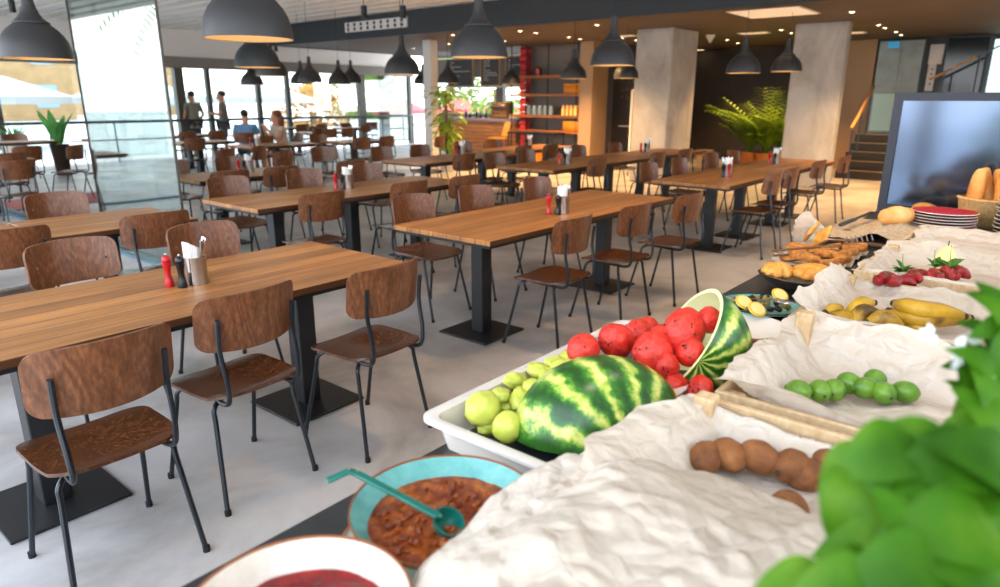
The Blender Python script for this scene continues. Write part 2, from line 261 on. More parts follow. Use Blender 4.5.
# ------------------------------------------------------------------ mesh building
class MB:
    def __init__(s): s.v = []; s.f = []
    def add(s, vs, fs):
        o = len(s.v); s.v += [tuple(v) for v in vs]; s.f += [tuple(i + o for i in f) for f in fs]; return s
    def box(s, x0, x1, y0, y1, z0, z1, mat=None, bev=0):
        if bev:
            # chamfered box: rings
            b = min(bev, (x1-x0)/2.01, (y1-y0)/2.01, (z1-z0)/2.01)
            def ring(i, z): return [(x0+i+b, y0+i, z), (x1-i-b, y0+i, z), (x1-i, y0+i+b, z), (x1-i, y1-i-b, z), (x1-i-b, y1-i, z), (x0+i+b, y1-i, z), (x0+i, y1-i-b, z), (x0+i, y0+i+b, z)]
            vs = ring(b*.6, z0) + ring(0, z0+b) + ring(0, z1-b) + ring(b*.6, z1)
            fs = [tuple(range(7, -1, -1)), tuple(range(24, 32))]
            for k in range(3):
                for j in range(8): fs.append((k*8+j, k*8+(j+1) % 8, (k+1)*8+(j+1) % 8, (k+1)*8+j))
        else:
            vs = [(x, y, z) for z in (z0, z1) for y in (y0, y1) for x in (x0, x1)]
            fs = [(0, 2, 3, 1), (4, 5, 7, 6), (0, 1, 5, 4), (2, 6, 7, 3), (0, 4, 6, 2), (1, 3, 7, 5)]
        if mat: vs = [mat @ Vector(v) for v in vs]
        return s.add(vs, fs)
    def bar(s, a, b, w, h, bev=0):
        """box along a->b, w sideways, h upwards"""
        a = Vector(a); b = Vector(b); d = b - a; L = d.length; x = d / L
        up = Vector((0, 0, 1)) if abs(x.z) < .95 else Vector((0, 1, 0))
        y = up.cross(x).normalized(); z = x.cross(y)
        mt = Matrix(((x.x, y.x, z.x, a.x), (x.y, y.y, z.y, a.y), (x.z, y.z, z.z, a.z), (0, 0, 0, 1)))
        return s.box(0, L, -w/2, w/2, -h/2, h/2, mt, bev)
    def tube(s, pts, r, n=8, smooth=0, caps=True):
        P = [Vector(p) for p in pts]; rr = list(r) if isinstance(r, (list, tuple)) else [r] * len(P)
        if smooth:
            Q = []; Rr = []
            for i in range(len(P) - 1):
                p0 = P[max(i-1, 0)]; p1 = P[i]; p2 = P[i+1]; p3 = P[min(i+2, len(P)-1)]
                for k in range(smooth):
                    t = k / smooth
                    Q.append(.5 * ((2*p1) + (p2-p0)*t + (2*p0-5*p1+4*p2-p3)*t*t + (3*p1-p0-3*p2+p3)*t**3)); Rr.append(rr[i]*(1-t)+rr[i+1]*t)
            Q.append(P[-1]); Rr.append(rr[-1]); P = Q; rr = Rr
        vs = []; fs = []; prev = None
        for i, p in enumerate(P):
            d = (P[min(i+1, len(P)-1)] - P[max(i-1, 0)]).normalized()
            if prev is None:
                a = d.orthogonal().normalized()
            else:
                a = (prev - d * prev.dot(d)).normalized()
            prev = a; b = d.cross(a)
            for k in range(n):
                t = 2*pi*k/n; vs.append(p + (a*cos(t) + b*sin(t)) * rr[i])
        for i in range(len(P)-1):
            for k in range(n): fs.append((i*n+k, i*n+(k+1) % n, (i+1)*n+(k+1) % n, (i+1)*n+k))
        if caps: fs.append(tuple(range(n-1, -1, -1))); fs.append(tuple(range((len(P)-1)*n, len(P)*n)))
        return s.add(vs, fs)
    def lathe(s, prof, n=32, c=(0, 0, 0), mat=None, capb=False, capt=False, wob=None):
        vs = []; fs = []
        for (r, z) in prof:
            for k in range(n):
                t = 2*pi*k/n; q = r * (wob(t, z) if wob else 1)
                vs.append(Vector((c[0] + q*cos(t), c[1] + q*sin(t), c[2] + z)))
        for i in range(len(prof)-1):
            for k in range(n): fs.append((i*n+k, i*n+(k+1) % n, (i+1)*n+(k+1) % n, (i+1)*n+k))
        if capb: fs.append(tuple(range(n-1, -1, -1)))
        if capt: fs.append(tuple(range((len(prof)-1)*n, len(prof)*n)))
        if mat: vs = [mat @ v for v in vs]
        return s.add(vs, fs)
    def grid(s, fn, nu, nv, thick=0):
        P = [[Vector(fn(i/nu, j/nv)) for j in range(nv+1)] for i in range(nu+1)]
        if not thick:
            return s.add([p for r in P for p in r], [(i*(nv+1)+j, (i+1)*(nv+1)+j, (i+1)*(nv+1)+j+1, i*(nv+1)+j+1) for i in range(nu) for j in range(nv)])
        top = []; bot = []
        for i in range(nu+1):
            for j in range(nv+1):
                du = P[min(i+1, nu)][j] - P[max(i-1, 0)][j]; dv = P[i][min(j+1, nv)] - P[i][max(j-1, 0)]
                n = du.cross(dv); n = n.normalized() if n.length > 1e-12 else Vector((0, 0, 1))
                top.append(P[i][j] + n*thick/2); bot.append(P[i][j] - n*thick/2)
        W = nv+1; K = len(top); fs = []
        for i in range(nu):
            for j in range(nv):
                fs.append((i*W+j, (i+1)*W+j, (i+1)*W+j+1, i*W+j+1)); fs.append((K+i*W+j, K+i*W+j+1, K+(i+1)*W+j+1, K+(i+1)*W+j))
        for i in range(nu):
            for j in (0, nv):
                q = (i*W+j, (i+1)*W+j, K+(i+1)*W+j, K+i*W+j); fs.append(q if j else q[::-1])
        for j in range(nv):
            for i in (0, nu):
                q = (i*W+j, i*W+j+1, K+i*W+j+1, K+i*W+j); fs.append(q if not i else q[::-1])
        return s.add(top + bot, fs)
    def ball(s, c, r, n=16, m_=10, mat=None, dis=0, seed=0):
        vs = []; fs = []
        if not isinstance(r, (tuple, list)): r = (r, r, r)
        c = Vector(c)
        for i in range(m_+1):
            ph = pi*i/m_
            for k in range(n):
                t = 2*pi*k/n; d = Vector((sin(ph)*cos(t), sin(ph)*sin(t), cos(ph)))
                q = 1 + (dis * noise.noise(d*2.2 + Vector((seed*3.1, seed, 0))) if dis else 0)
                v = Vector((d.x*r[0]*q, d.y*r[1]*q, d.z*r[2]*q))
                vs.append(c + (mat @ v if mat else v))
        for i in range(m_):
            for k in range(n):
                if i == 0: fs.append((k, n+k, n+(k+1) % n))
                elif i == m_-1: fs.append((i*n+k, (i+1)*n+k, i*n+(k+1) % n))
                else: fs.append((i*n+k, (i+1)*n+k, (i+1)*n+(k+1) % n, i*n+(k+1) % n))
        return s.add(vs, fs)
    def leaf(s, c, d, nrm, L, W, cup=.25, n=6, fold=.2, droop=.2):
        c = Vector(c); d = Vector(d).normalized(); nrm = Vector(nrm); sd = d.cross(nrm)
        if sd.length < 1e-4: sd = d.orthogonal()
        sd.normalize(); nn = sd.cross(d)
        def f(u, v):
            w = W/2 * (sin(pi*min(1, u**.75))**.8 if 0 < u < 1 else 0); t = (v-.5)*2
            return c + d*(u*L) + sd*(t*w) + nn*(fold*abs(t)*w + cup*W*sin(pi*u)*.5 - droop*L*u*u)
        return s.grid(f, n, 4)
    def build(s, name, mat, parent=None, smooth=True, loc=None, auto=True):
        me = bpy.data.meshes.new(name); me.from_pydata(s.v, [], s.f); me.update()
        me.materials.append(M[mat] if isinstance(mat, str) else mat)
        o = bpy.data.objects.new(name, me); COL.objects.link(o)
        if smooth:
            me.polygons.foreach_set('use_smooth', [True]*len(me.polygons))
            if auto:
                me.set_sharp_from_angle(angle=radians(38))
        if parent is not None: o.parent = parent
        if loc is not None: o.location = loc
        return o
def thing(name, label, cat, loc=(0, 0, 0), rz=0, group=None):
    o = bpy.data.objects.new(name, None); COL.objects.link(o); o.empty_display_size = .1
    o.location = loc; o.rotation_euler = (0, 0, rz); o['label'] = label; o['category'] = cat
    if group: o['group'] = group
    return o
def tag(o, label, cat, group=None, kind=None):
    o['label'] = label; o['category'] = cat
    if group: o['group'] = group
    if kind: o['kind'] = kind
    return o
def struct(name, mb, mat, parent=None, smooth=False):
    o = mb.build(name, mat, parent, smooth)
    if parent is None: o['kind'] = 'structure'
    return o
def kids(o): return [c for c in COL.objects if c.parent is o]
KIDS = {}
def dup(root, loc, rz=None, label=None, group=None, scale=None):
    if root.name not in KIDS:
        KIDS[root.name] = [(c, list(kids(c))) for c in kids(root)]
    r = root.copy(); COL.objects.link(r); r.location = loc
    if rz is not None: r.rotation_euler = (0, 0, rz)
    if label: r['label'] = label
    if group: r['group'] = group
    if scale: r.scale = scale if isinstance(scale, (tuple, list)) else (scale,)*3
    for c, gs in KIDS[root.name]:
        d = c.copy(); COL.objects.link(d); d.parent = r
        for g in gs:
            e = g.copy(); COL.objects.link(e); e.parent = d
    return r
def wall(name, x0, x1, y0, y1, z0, z1, mat): return struct(name, MB().box(x0, x1, y0, y1, z0, z1), mat)

# ================================================================== THE SETTING
CZ, LZ, FX = 3.3, 2.85, 10.3          # high slatted ceiling, low brown ceiling, line of the fascia
wall('floor', -6, 19, -5, 18.9, -.2, 0, 'floor')
wall('ground', -40, 70, 18.9, 90, -.25, -.02, 'sand')
wall('ground_terrace', -40, -6, -20, 18.9, -.25, -.02, 'sand')
wall('ground_side', -40, 19, -30, -5, -.25, -.02, 'sand')
# slatted white ceiling over dining area and terrace
cl = struct('ceiling', MB().box(-1, FX, -5, 18.9, CZ+.12, CZ+.2).box(FX, 17.5, 15.8, 18.9, CZ+.12, CZ+.2), 'slat')
if 0: wall('x', -1, FX, -5, 14.3, CZ+.12, CZ+.2, 'slat')
sl = MB()
x = -.95
while x < FX - .2:
    sl.box(x, x+.26, -5, 18.6, CZ, CZ+.05); x += .42
struct('ceiling_slats', sl, 'slat')
wall('ceiling_low', FX, 18.6, -5, 15.8, LZ, LZ+.1, 'brownceil')
struct('trim_fascia', MB().box(FX-.12, FX, -5, 15.92, LZ-.02, CZ+.12).box(FX, 17.5, 15.8, 15.92, LZ-.02, CZ+.12), 'fascia')
wall('trim_bulkhead', -1, 17.5, 18.6, 18.85, 2.62, CZ+.1, 'white')
wall('trim_lintel', -1, 17.5, 18.5, 18.8, 2.34, 2.62, 'greywall')
wall('wall_dark', 18.4, 18.6, 5.2, 11.2, 0, LZ, 'dark')
wall('wall_tan', 17.4, 17.6, 3.62, 5.2, 0, LZ, 'tan')
wall('wall_return', 17.4, 18.4, 5.2, 5.3, 0, LZ, 'tan')
wall('wall_chalk', 15.4, 15.55, 7.6, 9.05, 0, LZ, 'dark')
wall('wall_chalk_side', 15.55, 18.4, 9.0, 9.1, 0, LZ, 'dark')
wall('wall_right', 9, 18.6, -5.2, -5, 0, CZ, 'tan')
wall('wall_stair', 17.6, 18.6, -5, 3.62, 0, LZ, 'black')
# bar wall with its window
wb = MB(); wb.box(17.3, 17.45, 9.1, 17.5, 0, 1.1); wb.box(17.3, 17.45, 9.1, 17.5, 2.25, LZ); wb.box(17.3, 17.45, 9.1, 12.2, 1.1, 2.25); wb.box(17.3, 17.45, 14.2, 14.5, 1.1, 2.25)
struct('wall_bar', wb, 'greywall')
struct('wall_panel', MB().box(14.55, 14.7, 9.15, 11.1, 0, LZ), 'greywall')
struct('pilaster', MB().box(14.0, 14.7, 8.8, 9.15, 0, LZ), 'tan')
# columns (concrete pillars)
struct('pillar_concrete', MB().box(12.28, 13.4, 6.0, 6.76, 0, LZ, None, .02), 'concrete')
struct('pillar_concrete', MB().box(13.18, 13.42, 3.22, 4.1, 0, LZ, None, .02), 'concrete')
struct('pillar_white', MB().box(11.45, 11.7, 11.55, 11.8, 0, LZ, None, .01), 'white')
# window wall of posts along the terrace rail, glazed
for i, (a, b) in enumerate([(-3, 4.84), (4.84, 7.45), (7.45, 9.02), (9.02, 9.83), (9.83, 11.36), (11.36, 12.35), (12.35, 15.2), (15.2, 17.4)]):
    w = struct('window_%d' % (i+1), MB().box(b-.06, b+.06, 18.6, 18.74, 0, 2.36) if i not in (2, 6) else MB().box(b-.13, b+.1, 18.56, 18.76, 0, 2.36), 'postm')
    MB().box(a+.06, b-.06, 18.66, 18.67, .1, 2.34).build('window_pane', 'glass', w, False)
rl = thing('terrace_railing', 'dark horizontal rail running along the bright window line behind all the tables', 'railing', (5, 18.4, 0))
MB().tube([(-8, 0, .99), (12.3, 0, .99)], .035).build('top_rail', 'railing', rl)
for i in range(15): MB().tube([(-8+i*1.45, 0, 0), (-8+i*1.45, 0, .99)], .02).build('post', 'railing', rl)
MB().tube([(-8, 0, .55), (12.3, 0, .55)], .014).build('lower_rail', 'railing', rl)
# sliding glass leaf
gd = struct('door_1', MB().box(2.72, 2.79, 5.95, 18.3, .0, .025).box(2.84, 2.91, 5.95, 18.3, 0, .025), 'tealmat')
MB().box(2.795, 2.807, 6.02, 7.9, .02, 3.28).build('glass_leaf', 'leaf_glass', gd, False)
MB().box(2.785, 2.817, 7.9, 7.903, .02, 3.28).box(2.79, 2.812, 6.014, 6.02, .02, 3.28).build('leaf_edge', 'postm', gd, False)
MB().box(-3, 2.72, 11.0, 11.1, 0, .03).build('cross_rail', 'tealmat', gd, False)
# ceiling slot lights, downlights
def downlight(x, y, z, e=1, lab=''):
    t = thing('downlight', lab, 'downlight', (x, y, z), 0, 'round downlights in the brown ceiling')
    MB().lathe([(.035, -.004), (.055, -.004), (.06, 0)], 16).build('trim_ring', 'white', t)
    MB().lathe([(.0, -.002), (.035, -.002)], 16).build('lens', 'down', t)
    return t
dls = [(520, 31), (536, 33), (569, 37), (580, 39), (597, 25), (622, 38), (636, 40), (453, 35), (449, 44), (505, 41), (414, 48), (699, 50), (718, 52), (727, 40), (738, 43), (781, 30), (791, 33), (852, 12), (879, 25), (885, 28), (896, 32), (901, 35)]
dproto = None
DL = []
for i, (px, py) in enumerate(dls):
    r = at(px, py, 1) - Vector((0, 0, CAMH)); t = (LZ - CAMH) / r.z; p = r * t
    p.x = min(max(p.x, FX+.15), 18.2); DL.append(p.copy())
    lab = 'small warm round downlight recessed in the brown ceiling above the far tables'
    if dproto is None: dproto = downlight(p.x, p.y, LZ, 1, lab)
    else: dup(dproto, (p.x, p.y, LZ), 0)
def spot(x, y, z, power, size=100, col=(1, .74, .45), blend=.6, rad=.06, tgt=None):
    l = bpy.data.lights.new('warm_spot', 'SPOT'); l.energy = power; l.spot_size = radians(size); l.spot_blend = blend; l.color = col; l.shadow_soft_size = rad
    o = bpy.data.objects.new('warm_spot', l); COL.objects.link(o); o.location = (x, y, z)
    if tgt is not None: o.rotation_euler = (Vector(tgt) - Vector((x, y, z))).to_track_quat('-Z', 'Y').to_euler()
    return o
for (x, y, pw) in [(11.9, 2.2, 400), (10.9, 7.4, 380), (12.2, 9.4, 480), (12.6, 8.0, 300), (13.2, 12.0, 260), (14.6, 5.3, 400), (14.8, 3.0, 380), (11.0, .6, 260), (16.6, 6.2, 200), (16.2, 12.6, 160)]:
    spot(x, y, LZ-.03, pw, 120, (1, .56, .22))
# light panels flush in the brown ceiling
def panel(name, lab, x0, x1, y0, y1):
    t = thing(name, lab, 'ceiling light', ((x0+x1)/2, (y0+y1)/2, LZ)); a = (x1-x0)/2; b = (y1-y0)/2
    MB().box(-a-.04, a+.04, -b-.04, b+.04, -.008, 0).build('frame', 'white', t, False)
    MB().box(-a, a, -b, b, -.014, -.008).build('diffuser', 'panel', t, False)
panel('light_panel', 'large square white light panel in the brown ceiling left of the right pillar', 10.75, 11.75, 3.35, 4.35)
panel('light_panel', 'narrow lit slot in the ceiling just left of the right concrete pillar', 14.2, 14.45, 5.0, 5.5)
panel('light_panel', 'narrow lit slot in the ceiling just right of the right concrete pillar', 15.3, 15.6, 3.5, 4.3)
panel('light_panel', 'narrow lit slot in the ceiling left of the left concrete pillar', 13.2, 13.4, 7.4, 7.8)
sp_ = thing('ceiling_speaker', 'small white triangular speaker under the brown ceiling between the two pillars', 'speaker', (14.2, 6.1, LZ))
MB().lathe([(.02, -.16), (.1, -.02), (.1, 0)], 4, capb=True).build('housing', 'white', sp_)
MB().lathe([(.0, -.165), (.03, -.16)], 12).build('grille', 'blk', sp_)
# air grille in the fascia
vt = thing('air_grille', 'white air grille with two rows of dark round jets in the grey fascia', 'air vent', (FX-.14, 11.9, 3.08))
MB().box(-.02, .02, -1.0, 1.0, -.1, .1).build('plate', 'white', vt, False)
jb = MB()
for k in range(9):
    for z in (-.045, .045): jb.tube([(-.022, -.88+k*.22, z), (-.03, -.88+k*.22, z)], .036, 12)
jb.build('jets', 'black', vt)
# black spot cans
can = None
for (px, py, z) in [(12, 6, 3.05), (93, 8, 3.05), (364, 12, 3.0), (403, 12, 3.0), (276, 48, 3.0), (222, 61, 3.0), (329, 52, 3.0), (293, 59, 3.0)]:
    r = at(px, py, 1) - Vector((0, 0, CAMH)); p = r * ((z - CAMH) / r.z)
    if can is None:
        can = thing('ceiling_spotlight', 'short black cylinder spotlight hanging under the white slatted ceiling', 'spotlight', (p.x, p.y, z), 0, 'black cylinder spots under the slatted ceiling')
        MB().lathe([(.0, -.1), (.045, -.1), (.05, -.09), (.05, .1), (.0, .1)], 16).build('can', 'blk', can)
        MB().tube([(0, 0, .1), (0, 0, .3)], .008).build('stem', 'blk', can)
    else: dup(can, (p.x, p.y, z), 0)

# ================================================================== PENDANT LAMPS
def pendant(loc, label):
    t = thing('pendant_lamp', label, 'pendant lamp', loc, 0, 'dark grey dome pendant lamps over the tables')
    out = [(.229, 0), (.228, .03), (.222, .07), (.209, .115), (.187, .155), (.158, .19), (.128, .216), (.11, .23), (.114, .234), (.114, .242), (.102, .248), (.079, .268), (.059, .3), (.045, .34), (.038, .38), (.034, .43), (.034, .478), (.0, .48)]
    MB().lathe(out, 40).build('shade', 'lamp', t)
    inn = [(.229, 0), (.223, .004), (.217, .05), (.206, .088), (.19, .127), (.167, .168), (.137, .2), (.1, .224), (.0, .232)]
    MB().lathe(inn[::-1], 40).build('shade_lining', 'lampin', t)
    b = MB().ball((0, 0, .12), .035, 14, 10).build('bulb', 'bulb', t)
    MB().tube([(0, 0, .15), (0, 0, .23)], .02).build('socket', 'blk', b)
    MB().tube([(0, 0, .47), (0, 0, CZ+.12-1.87)], .004, 6).build('cord', 'cord', t)
    return t
LAMPS = [
 (1.77, 5.7, 1.81, 'big dome pendant lamp hanging in front of the glass leaf at top left'),
 (2.08, 3.46, 1.85, 'largest dome pendant lamp, its top cut off by the photo edge'),
 (4.06, 6.64, 1.86, 'dome pendant lamp directly below the largest one, half hiding another'),
 (5.87, 9.24, 1.87, 'dome pendant lamp mostly hidden behind the one below the largest lamp'),
 (6.29, 6.87, 1.86, 'dome pendant lamp left of the white post, under the air grille'),
 (at(479, 57, 5.39).x, at(479, 57, 5.39).y, 1.87, 'dark dome pendant lamp with cut off neck, in front of the chalk menu boards'),
 (6.42, 3.8, 1.89, 'dark dome pendant lamp beside the left concrete pillar, larger of the pair there'),
 (10.82, 10.4, 1.88, 'small pendant lamp right of the white post, left in front of the menu boards'),
 (13.1, 10.5, 1.91, 'small pendant lamp in front of the red tin column'),
 (10.2, 6.8, 1.9, 'small pendant lamp in front of the wall shelves'),
 (11.4, 6.45, 1.93, 'small pendant lamp touching the left concrete pillar, behind a larger one'),
 (9.69, 3.65, 1.91, 'pendant lamp over the palm, left of the two beside the right pillar'),
 (11.3, 3.58, 1.98, 'pendant lamp over the palm overlapping the right concrete pillar'),
 (9.2, 12.0, 1.85, 'small pendant lamp hanging right in the middle of the white window glare'),
 (7.97, 13.3, 1.83, 'small pendant lamp above the standing man left in the window line'),
]
lp = pendant(LAMPS[0][:3], LAMPS[0][3])
for a in LAMPS[1:]:
    o = dup(lp, a[:3], 0, a[3])
    if a[0] > FX-.3: o.scale = (1, 1, 1)
for a in [(9.1, 13.2, 1.87, 'small pendant lamp against the window glare, left one of the right hand pair'), (10.0, 12.6, 1.9, 'small pendant lamp against the window glare, rightmost before the dark window post'), (8.2, 11.6, 1.86, 'small pendant lamp against the window glare, partly behind its left neighbour'), (12.6, 13.0, 1.93, 'small pendant lamp peeping out left of the white post')]:
    dup(lp, a[:3], 0, a[3])
for a in LAMPS:
    l = bpy.data.lights.new('pendant_glow', 'POINT'); l.energy = 1.8; l.color = (1, .74, .44); l.shadow_soft_size = .035
    o = bpy.data.objects.new('pendant_glow', l); COL.objects.link(o); o.location = (a[0], a[1], a[2]+.06)

# ================================================================== CHAIRS
def rrect(u, v, hx, hy, e=.25):
    """unit square -> rounded rectangle"""
    a, b = 2*u-1, 2*v-1
    x = a*sqrt(max(0, 1 - e*b*b*abs(b)*1.0*.5*abs(a)**1.5)); y = b*sqrt(max(0, 1 - e*a*a*abs(a)*.5*abs(b)**1.5))
    return x*hx, y*hy
def corner(u, v, hx, hy, r):
    """square grid squeezed so that its outline is a rectangle with corner radius r"""
    x = (2*u-1)*hx; y = (2*v-1)*hy
    ex = abs(x) - (hx-r); ey = abs(y) - (hy-r)
    if ex > 0 and ey > 0:
        mx = max(ex, ey); l = sqrt(ex*ex+ey*ey)
        k = mx/l; x = math.copysign(hx-r+ex*k, x); y = math.copysign(hy-r+ey*k, y)
    return x, y
def make_chair():
    t = thing('dining_chair', 'x', 'chair')
    def seat(u, v):
        x, y = corner(u, v, .206, .205, .09)
        if y < 0: x *= 1 - .12*(y/.19)**2
        z = .452 + .010*(x/.2)**2 - .012*math.exp(-((x/.11)**2)) * (1-(y/.205)**2)
        if y > .1: z -= .55*(y-.1)**1.6
        if y < -.12: z += .25*(-y-.12)
        return (x, y-.03, z)
    MB().grid(seat, 22, 20, .011).build('seat', 'ply', t)
    def back(u, v):
        x, z = corner(u, v, .222, .1, .045)
        ang = x/.33
        y = -.235 + .33*(1-cos(ang))*1.15 - .12*z
        return (.33*sin(ang)*1.03, y, .752 + z + .012*(1-(x/.222)**2)*(z/.1))
    bk = MB().grid(back, 22, 12, .011).build('backrest', 'plyb', t)
    sc = MB()
    for s in (-1, 1):
        z = .75; MB().tube([(s*.158, -.184-.12*(z-.752), z), (s*.158, -.178-.12*(z-.752), z)], .0055, 8).build('screw', 'screw', bk)
    for s in (-1, 1):
        # upright that runs from under the seat and up behind the back
        MB().tube([(s*.13, .06, .436), (s*.14, -.1, .434), (s*.148, -.19, .436), (s*.152, -.232, .462), (s*.156, -.236, .54), (s*.159, -.216, .66), (s*.16, -.226, .78)], .0095, 8, 5).build('back_upright', 'steel', t)
        for (a, b_, c_, d_) in [((s*.06, .05, .432), (s*.135, .085, .434), (s*.172, .112, .412), (s*.2, .215, .0)), ((s*.06, -.09, .430), (s*.135, -.13, .432), (s*.172, -.15, .408), (s*.207, -.222, .0))]:
            p3 = Vector(c_).lerp(Vector(d_), .12); p4 = Vector(c_).lerp(Vector(d_), .6)
            lg = MB().tube([a, b_, c_, p3, p4, d_], .0095, 8, 4).build('leg', 'steel', t)
            MB().tube([Vector(d_)+Vector((0, 0, .022)), Vector(d_)], .0125, 10).build('foot_cap', 'rubber', lg)
    return t
chair0 = make_chair(); first_chair = [True]
def place_chair(X, yb, face, label, group, jit=None):
    """yb = line of the backrest; face +1 looks along +Y, -1 along -Y"""
    y = yb + .17*face; rz = (0 if face > 0 else pi) + (random.uniform(-.06, .06) if jit is None else jit)
    if first_chair[0]:
        first_chair[0] = False; KIDS[chair0.name] = [(c, list(kids(c))) for c in kids(chair0)]
        chair0.location = (X, y, 0); chair0.rotation_euler = (0, 0, rz); chair0['label'] = label; chair0['group'] = group; return chair0
    return dup(chair0, (X, y, 0), rz, label, group)

# ================================================================== TABLES
def make_table(L, poles, label, loc, W=.84, group=None, mat='table'):
    t = thing('dining_table', label, 'table', loc, 0, group)
    MB().box(0, L, 0, W, .722, .752, None, .003).build('tabletop', mat, t, False)
    u = MB(); u.box(.02, L-.02, .02, .05, .7, .722); u.box(.02, L-.02, W-.05, W-.02, .7, .722); u.box(.02, .05, .05, W-.05, .7, .722); u.box(L-.05, L-.02, .05, W-.05, .7, .722)
    u.build('underframe', 'blk', t, False)
    for p in poles:
        lg = MB().box(p-.05, p+.05, W/2-.05, W/2+.05, .014, .70, None, .004).build('leg', 'blk', t, False)
        MB().box(p-.21, p+.21, W/2-.21, W/2+.21, .002, .014, None, .003).build('base_plate', 'blk', lg, False)
    return t
GA, GB, GC, GD = 'wooden tables in the front row', 'wooden tables in the second row', 'wooden tables in the third row', 'wooden tables in the far rows'
make_table(1.93, [.36, 1.55], 'nearest plank table at lower left, holding the metal cutlery can', (.32, 2.45, 0), group=GA)
make_table(2.4, [.4, 1.98], 'long plank table in the picture centre beside the watermelons', (2.91, 2.48, 0), group=GA)
make_table(1.9, [.6, 1.45], 'plank table right of centre, its corner pointing at the left pillar', (6.38, 2.42, 0), group=GA)
make_table(1.8, [.6, 1.4], 'farther plank table in front of the right concrete pillar', (8.31, 2.4, 0), group=GA)
make_table(2.4, [1.9], 'plank table cut by the left edge behind the nearest one', (-1.12, 4.53, 0), group=GB)
make_table(.9, [.45], 'short square plank table below the glass leaf, seamed to its neighbour', (1.31, 4.53, 0), .8, group=GB)
make_table(2.4, [.4, 1.19, 2.0], 'long plank table with napkin tin left of the centre table', (2.68, 4.56, 0), group=GB)
make_table(2.4, [.4, 1.15, 2.0], 'dark topped plank table behind the centre table with black mills on it', (6.49, 4.56, 0), .88, group=GB)
make_table(1.9, [.5, 1.4], 'far plank table standing just left of the left concrete pillar', (8.95, 4.56, 0), .88, group=GB)
make_table(1.35, [.42], 'plank table immediately right of the glass leaf edge', (3.28, 6.6, 0), group=GC)
make_table(2.2, [.42, 1.6], 'plank table in front of the climbing plant at the white post', (6.12, 6.3, 0), .88, group=GC)
make_table(1.8, [.42, 1.4], 'small far plank table before the yellow bar chair', (8.55, 6.75, 0), group=GC)
make_table(1.4, [.7], 'plank table where the blue shirted diner and the woman sit', (6.35, 10.75, 0), group=GD)
make_table(1.1, [.5], 'small yellowish far table below the standing man left', (6.0, 12.6, 0), .7, group=GD)
make_table(1.2, [.5], 'far plank table right of the seated woman, against the window glare', (8.2, 10.6, 0), .8, group=GD)
make_table(1.3, [.6], 'far plank table at the rail with grey post before it', (11.3, 17.2, 0), .8, group=GD)
make_table(1.1, [.5], 'farthest plank table next to the white post', (12.4, 15.9, 0), .7, group=GD)
make_table(1.9, [1.45], 'terrace table cut by the left edge seen through the glass', (1.25, 10.85, 0), group='tables out on the terrace')
make_table(1.5, [.5], 'longer terrace table in front of the potted banana plant', (3.3, 15.1, 0), .8, group='tables out on the terrace')
make_table(1.3, [.6], 'terrace table seen greenish through the glass leaf', (5.4, 14.9, 0), .8, group='tables out on the terrace')

